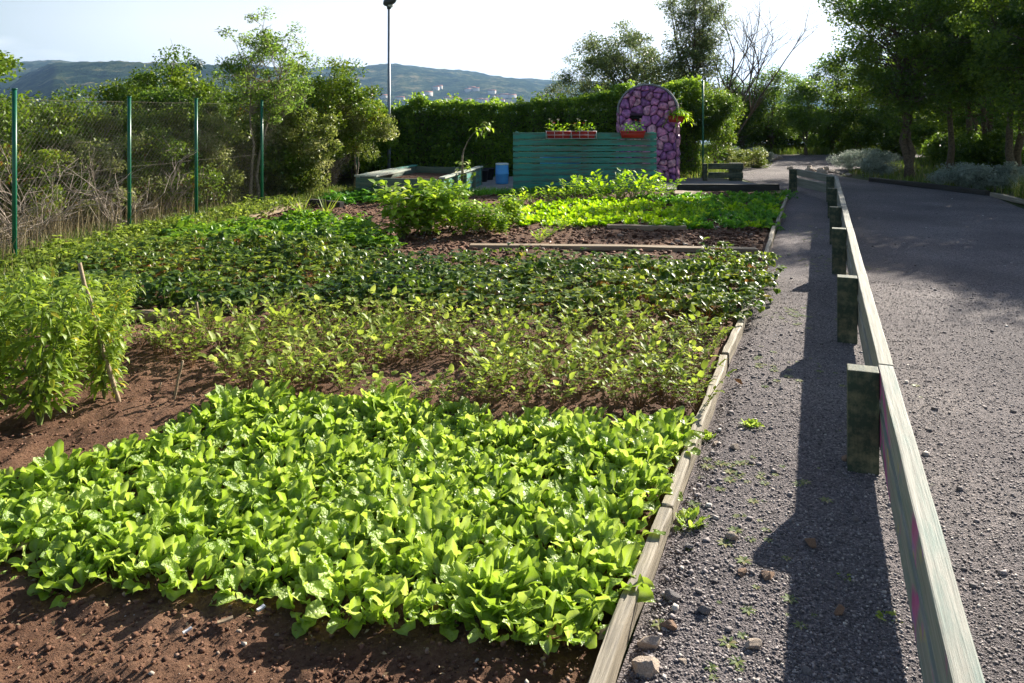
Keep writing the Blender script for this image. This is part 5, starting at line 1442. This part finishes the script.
# rock border of the far path
rm_ = [rock_mesh(120 + k, M['rock']) for k in range(5)]
for k in range(30):
    f = k / 29; x = 5.75 + 3.2 * f + random.uniform(-.08, .08); y = 21.6 + 5.4 * f + random.uniform(-.1, .1); s = random.uniform(.10, .2)
    tag(mobj('border_rock', rm_[k % 5], None, (x, y, s * .3), (0, 0, random.uniform(0, 6)), (s, s, s * .8)), 'pale rock in the stone border of the far path', 'rock', 'rocks bordering the far path')
for k in range(14):
    x = 8.0 + random.uniform(-.3, .7); y = 20.0 + k * .17; s = random.uniform(.08, .16)
    tag(mobj('border_rock', rm_[k % 5], None, (x, y, s * .3), (0, 0, random.uniform(0, 6)), (s, s, s * .8)), 'pale rock in the heap left of the silver shrubs', 'rock', 'rocks heaped by the silver shrubs')

# litter
for k, (px, py, L_, W_, mt, nm, lab, cat) in enumerate([(224, 645, .04, .014, 'stake', 'wood_chip', 'small flat chip of wood on the front soil', 'wood chip'), (260, 631, .016, .012, 'whiteplastic', 'paper_scrap', 'pale scrap beside the wood chip on the soil', 'scrap'), (186, 651, .018, .008, 'whiteplastic', 'paper_scrap', 'thin white scrap on the front soil', 'scrap'), (10, 563, .10, .05, 'bedboard', 'broken_board', 'broken bit of board at the left end of the lettuces', 'board')]):
    x, y = G(px, py); tag(beam(nm, (x - L_ / 2, y, sz(x, y) + .012), (x + L_ / 2, y + .02, sz(x, y) + .016), W_, .006, M[mt], warp=.001, bev=.001, segs=4), lab, cat)
for k, (px, py, lab) in enumerate([(545, 652, 'dry brown leaf under the lettuce corner by the board'), (430, 640, 'curled dry leaf below the front lettuces'), (743, 388, 'orange fallen leaf on the gravel'), (560, 660, 'dry leaf lying on the soil next to the board'), (120, 560, 'dry leaf at the foot of the left lettuces'), (598, 655, 'bleached dry leaf leaning on the near board')]):
    x, y = G(px, py); mb = MB(); leaf(mb, .06, .04, (0, 0, 0), k * 1.3, R(5), R(-40), 'oval', cup=.7, ruff=.1, nu=4, nv=4, rnd=.2 + .13 * k, r=random.Random(k))
    tag(mb.obj('fallen_leaf', M['dryleaf'], smooth=True, loc=(x, y, sz(x, y) + .015 if x < edgeX(y) else .02)), lab, 'leaf', 'fallen leaves')
def dxy(r3, n_):
    Y_ = 2.2 + np.abs(r3.normal(size=n_)) * 1.6; X_ = -2.3 + r3.uniform(0, 1, n_) * (edgeX(Y_) + 2.2); return X_, Y_
r3 = np.random.default_rng(4); X_, Y_ = dxy(r3, 900)
mb = MB(); fleaves(mb, np.stack([X_, Y_, soilz(X_, Y_) + .012], -1), .016, .45, up=1.5, droop=None)
tag(mb.obj('leaf_litter', M['dryleaf']), 'scattered bits of dry leaf and straw on the soil', 'litter', kind='stuff')

# ------------------------------------------------------------------ right side
lp0 = (8.32, 18.35); lp1 = (9.17, 15.4); lp2 = (8.35, 13.0)
x, y = G(871, 182); x2, y2 = G(988, 196)
tag(beam('timber_edge', (x, y), (x2, y2), .14, .11, M['darkwood'], z=0, warp=.006, bev=.02, seed=3), 'long dark timber edging the shrub bed on the right', 'timber')  # shaded stretch of the log edging, its shade put into the dark colour
tag(beam('timber_edge', (x2 + .02, y2 - .1), (8.6, 12.6), .10, .09, M['greywood'], z=0, warp=.006, bev=.02, seed=4), 'pale log edging continuing to the right picture edge', 'timber')
tree('silver_shrub', 'wide low silver leaved shrub behind the dark timber edging', 'shrub', (9.7, 16.6), .52, 1.05, 0.0, 70, 7000, .07, M['silver'], M['bark'], .015, stems=6, rc=.16, asp=.25, Ry=.55)
tree('silver_shrub', 'silver leaved shrub reaching the right picture edge', 'shrub', (10.6, 15.6), .48, .75, 0.0, 40, 6000, .05, M['silver'], M['bark'], .015, stems=6, rc=.15, asp=.25, Ry=.5)
tree('silver_shrub', 'round silver shrub left of the forked tree', 'shrub', (9.1, 20.0), .55, .42, 0.0, 30, 3000, .065, M['silver'], M['bark'], .012, stems=5, rc=.14, asp=.25)
tree('silver_shrub', 'greyish shrub behind the round one by the forked tree', 'shrub', (9.6, 21.8), .6, .85, 0.0, 44, 4200, .065, M['silver'], M['bark'], .012, stems=5, rc=.16, asp=.25)
for k, (px, py, h_, rr5, lab) in enumerate([(752, 168, .55, .5, 'rounded silver green shrub beside the far stone border'), (738, 165, .45, .35, 'small grey shrub above the low rail'), (723, 166, .5, .4, 'grey green shrub behind the green pole'), (760, 162, .5, .45, 'pale shrub at the far end of the stone border')]):
    x, y = G(px, py); tree('round_shrub', lab, 'shrub', (x, y), h_, rr5, 0, 26, 3000, .06, M['silver'] if k % 2 else M['vine'], M['bark'], .012, stems=5, rc=.15, asp=.3, group='small shrubs by the far path')
# tall grass tuft at right edge
blades('grass', [(8.55, 12.9), (9.2, 12.9), (9.9, 14.6), (9.0, 14.4)], 1500, .5, M['grass'], 'tall grass tuft at the right picture edge', 'grass', 12, wd=.006, lean=.6)

tree('cherry_tree', 'small round topped tree behind the green pole', 'tree', ((694 - 512) / F * 20.2, 20.2), 2.25, .72, .8, 46, 7000, .065, M['tree'], M['bark'], .05, rc=.24, twigs=1, crownoff=(.25, 0))
tree('vine_shrub', 'sunlit yellow green shrub right of the oven', 'shrub', ((715 - 512) / F * 21.5, 21.5), 2.25, .6, .3, 34, 2800, .075, M['oak'], M['bark'], .03, stems=3, rc=.30, twigs=1)
tree('olive_tree', 'wide grey green tree rising behind the hedge', 'tree', ((628 - 512) / F * 26, 26), 4.45, 1.9, 1.2, 120, 12500, .085, M['olive'], M['bark'], .10, stems=3, rc=.34, twigs=3, asp=.45, spread=.4)
tree('olive_tree', 'thin grey shrubby tree left of the wide olive', 'tree', ((572 - 512) / F * 27, 27), 3.3, 1.1, 1.0, 50, 3600, .07, M['olive'], M['bark'], .05, stems=4, rc=.3, twigs=4, asp=.4, spread=.7)
tree('poplar_tree', 'tall sparse tree with dark upright limbs above the oven', 'tree', ((692 - 512) / F * 25, 25), 6.2, 1.15, 1.8, 90, 7800, .085, M['olive'], M['bark'], .12, stems=3, rc=.36, twigs=4, asp=.4, spread=.6)


def bare_tree(base, H, lab, seed, tilt=(0.6, 0)):
    r2 = random.Random(seed); mb = MB()

    def br(p, d, L, r0, dep):
        P = [p]
        for q in range(5):
            d = (d + Vector((r2.gauss(0, .08), r2.gauss(0, .08), .04))).normalized(); P.append(P[-1] + d * L / 5)
        tube(mb, [tuple(v) for v in P], np.linspace(r0, r0 * .45, 6), 5, cap=False)
        if dep:
            for q in range(4):
                i_ = r2.randint(2, 5); nd = (d + Vector((r2.gauss(0, .5), r2.gauss(0, .5), r2.gauss(0, .3)))).normalized(); br(P[i_], nd, L * r2.uniform(.45, .7), r0 * .5, dep - 1)
    for k in range(5):
        br(Vector((0, 0, 0)), Vector((tilt[0] + r2.gauss(0, .35), r2.gauss(0, .3), 1)).normalized(), H * r2.uniform(.55, .8), .045, 3)
    rt = empty('bare_tree', (base[0], base[1], 0), lab, 'tree'); mb.obj('trunk', M['bark'], rt, smooth=True)


bare_tree(((715 - 512) / F * 25.5, 25.5), 4.6, 'leafless tree spreading thin branches right of the tall sparse tree', 3)

labs = ['slim feathery tree at the left end of the far row', 'second slim tree in the far row, above the small shrubs', 'dark round headed tree in the middle of the far row', 'slim tree in the far row right of the round headed one', 'tall thin tree near the right end of the far row', 'leaning thin tree beside the forked tree crown', 'bushy tree closing the right of the far row']
for k, (px, Y_, h_, r5) in enumerate([(742, 31, 3.1, 1.0), (772, 31.5, 3.2, 1.0), (806, 29.5, 3.2, .95), (832, 31, 3.6, 1.0), (858, 32, 3.9, 1.1), (884, 30.5, 4.4, 1.2), (916, 33, 4.4, 1.5)]):
    tree('young_tree', labs[k], 'tree', ((px - 512) / F * Y_, Y_), h_, r5, .3, 60, 6200, .085, M['ash'] if k % 3 else M['tree'], M['bark'], .06, stems=3, rc=.36, twigs=2, group='trees in the far row')
for k, (px, Y_, h_, r5, lab) in enumerate([(725, 33, 2.0, 1.0, 'low dark conifer at the foot of the far row, leftmost'), (757, 33.5, 1.8, 1.3, 'low conifer at the foot of the far row, second'), (790, 33, 1.9, 1.2, 'dark undergrowth bush below the round headed tree'), (850, 34, 1.6, 1.2, 'undergrowth bush under the far row right part'), (905, 35, 1.5, 1.4, 'undergrowth bush beyond the forked tree'), (960, 34, 1.8, 1.6, 'sunlit undergrowth bush between the right hand trunks'), (1010, 32, 2.2, 1.8, 'yellow green bush at the right edge behind the trunks'), (820, 34, 1.7, 1.1, 'low bush under the slim tree of the far row')]):
    tree('undergrowth_bush', lab, 'bush', ((px - 512) / F * Y_, Y_), h_, r5, .0, 50, 8500, .11, M['pine'] if k < 2 else (M['oak'] if k in (5, 6) else M['tree']), M['bark'], .03, stems=4, rc=.34, twigs=1)
# big right hand trees
big = [((910 - 512) / F * 19.3, 19.3, 5.6, 1.75, 1.25, .15, (-.35, 0), 'forked tree standing at the left of the dark group', 2, 15000),
       ((950 - 512) / F * 21.5, 21.5, 6.2, 1.8, 1.3, .11, (0, 0), 'straight trunked dark tree right of the forked one', 1, 14000),
       ((968 - 512) / F * 24.5, 24.5, 6.6, 2.1, 1.4, .14, (0, 0), 'dark tree behind the straight trunked one', 1, 14000),
       ((986 - 512) / F * 22.5, 22.5, 6.6, 2.0, 1.4, .16, (.3, 0), 'thick trunked dark tree near the right edge', 2, 15000),
       ((1012 - 512) / F * 18.6, 18.6, 6.4, 2.1, 1.3, .15, (.5, 0), 'dark tree leaning out of the right picture edge', 2, 15000),
       (15.0, 25.5, 6.8, 2.3, 1.3, .15, (0, 0), 'far dark tree at the right picture edge', 2, 12000)]
for k, (x, y, h_, r5, zb_, tr_, ln, lab, st_, nl_) in enumerate(big):
    tree('shade_tree', lab, 'tree', (x, y), h_, r5, zb_, 90, nl_, .085, M['tree'], M['bark'], tr_, lean=ln, stems=st_, rc=.42, twigs=2, spread=.35, group='dark trees on the right')
for k, (px, Y_, h_, r5, lab) in enumerate([(935, 27.5, 2.0, 1.5, 'shadowed undergrowth filling the gap behind the forked tree'), (975, 28.0, 2.3, 1.6, 'shadowed undergrowth behind the straight trunked tree'), (1012, 27.0, 2.4, 1.6, 'shadowed undergrowth at the right edge behind the thick trunk'), (893, 28.5, 1.7, 1.2, 'low shadowed undergrowth left of the forked tree'), (960, 24.0, .9, .9, 'knee high shrub among the right hand trunks'), (1003, 22.0, .9, .9, 'knee high shrub at the foot of the thick trunk')]):
    tree('undergrowth_bush', lab, 'bush', ((px - 512) / F * Y_, Y_), h_, r5, .0, 50, 5600, .10, M['tree'], M['bark'], .03, stems=4, rc=.36, twigs=1)
# neighbours beyond the right edge whose crowns shade the path
for k, (x, y, h_, r5, zb_) in enumerate([(11.6, 14.2, 4.9, 1.9, 1.5), (13.6, 16.2, 6.0, 2.2, 1.6), (12.8, 11.6, 4.3, 1.5, 1.4), (16.2, 19.0, 6.5, 2.3, 1.6), (11.0, 16.1, 5.3, 1.8, 1.5)]):
    tree('shade_tree', ['tree just beyond the right edge nearest the shrub bed', 'tree beyond the right edge behind the silver shrubs', 'low crowned tree beyond the right edge of the path', 'tall tree beyond the right edge at the back', 'tree beyond the right edge whose crown just enters the picture'][k], 'tree', (x, y), h_, r5, zb_, 70, 11000, .09, M['tree'], M['bark'], .13, stems=2, rc=.42, twigs=1, group='dark trees on the right')
print('objects', len(bpy.data.objects))
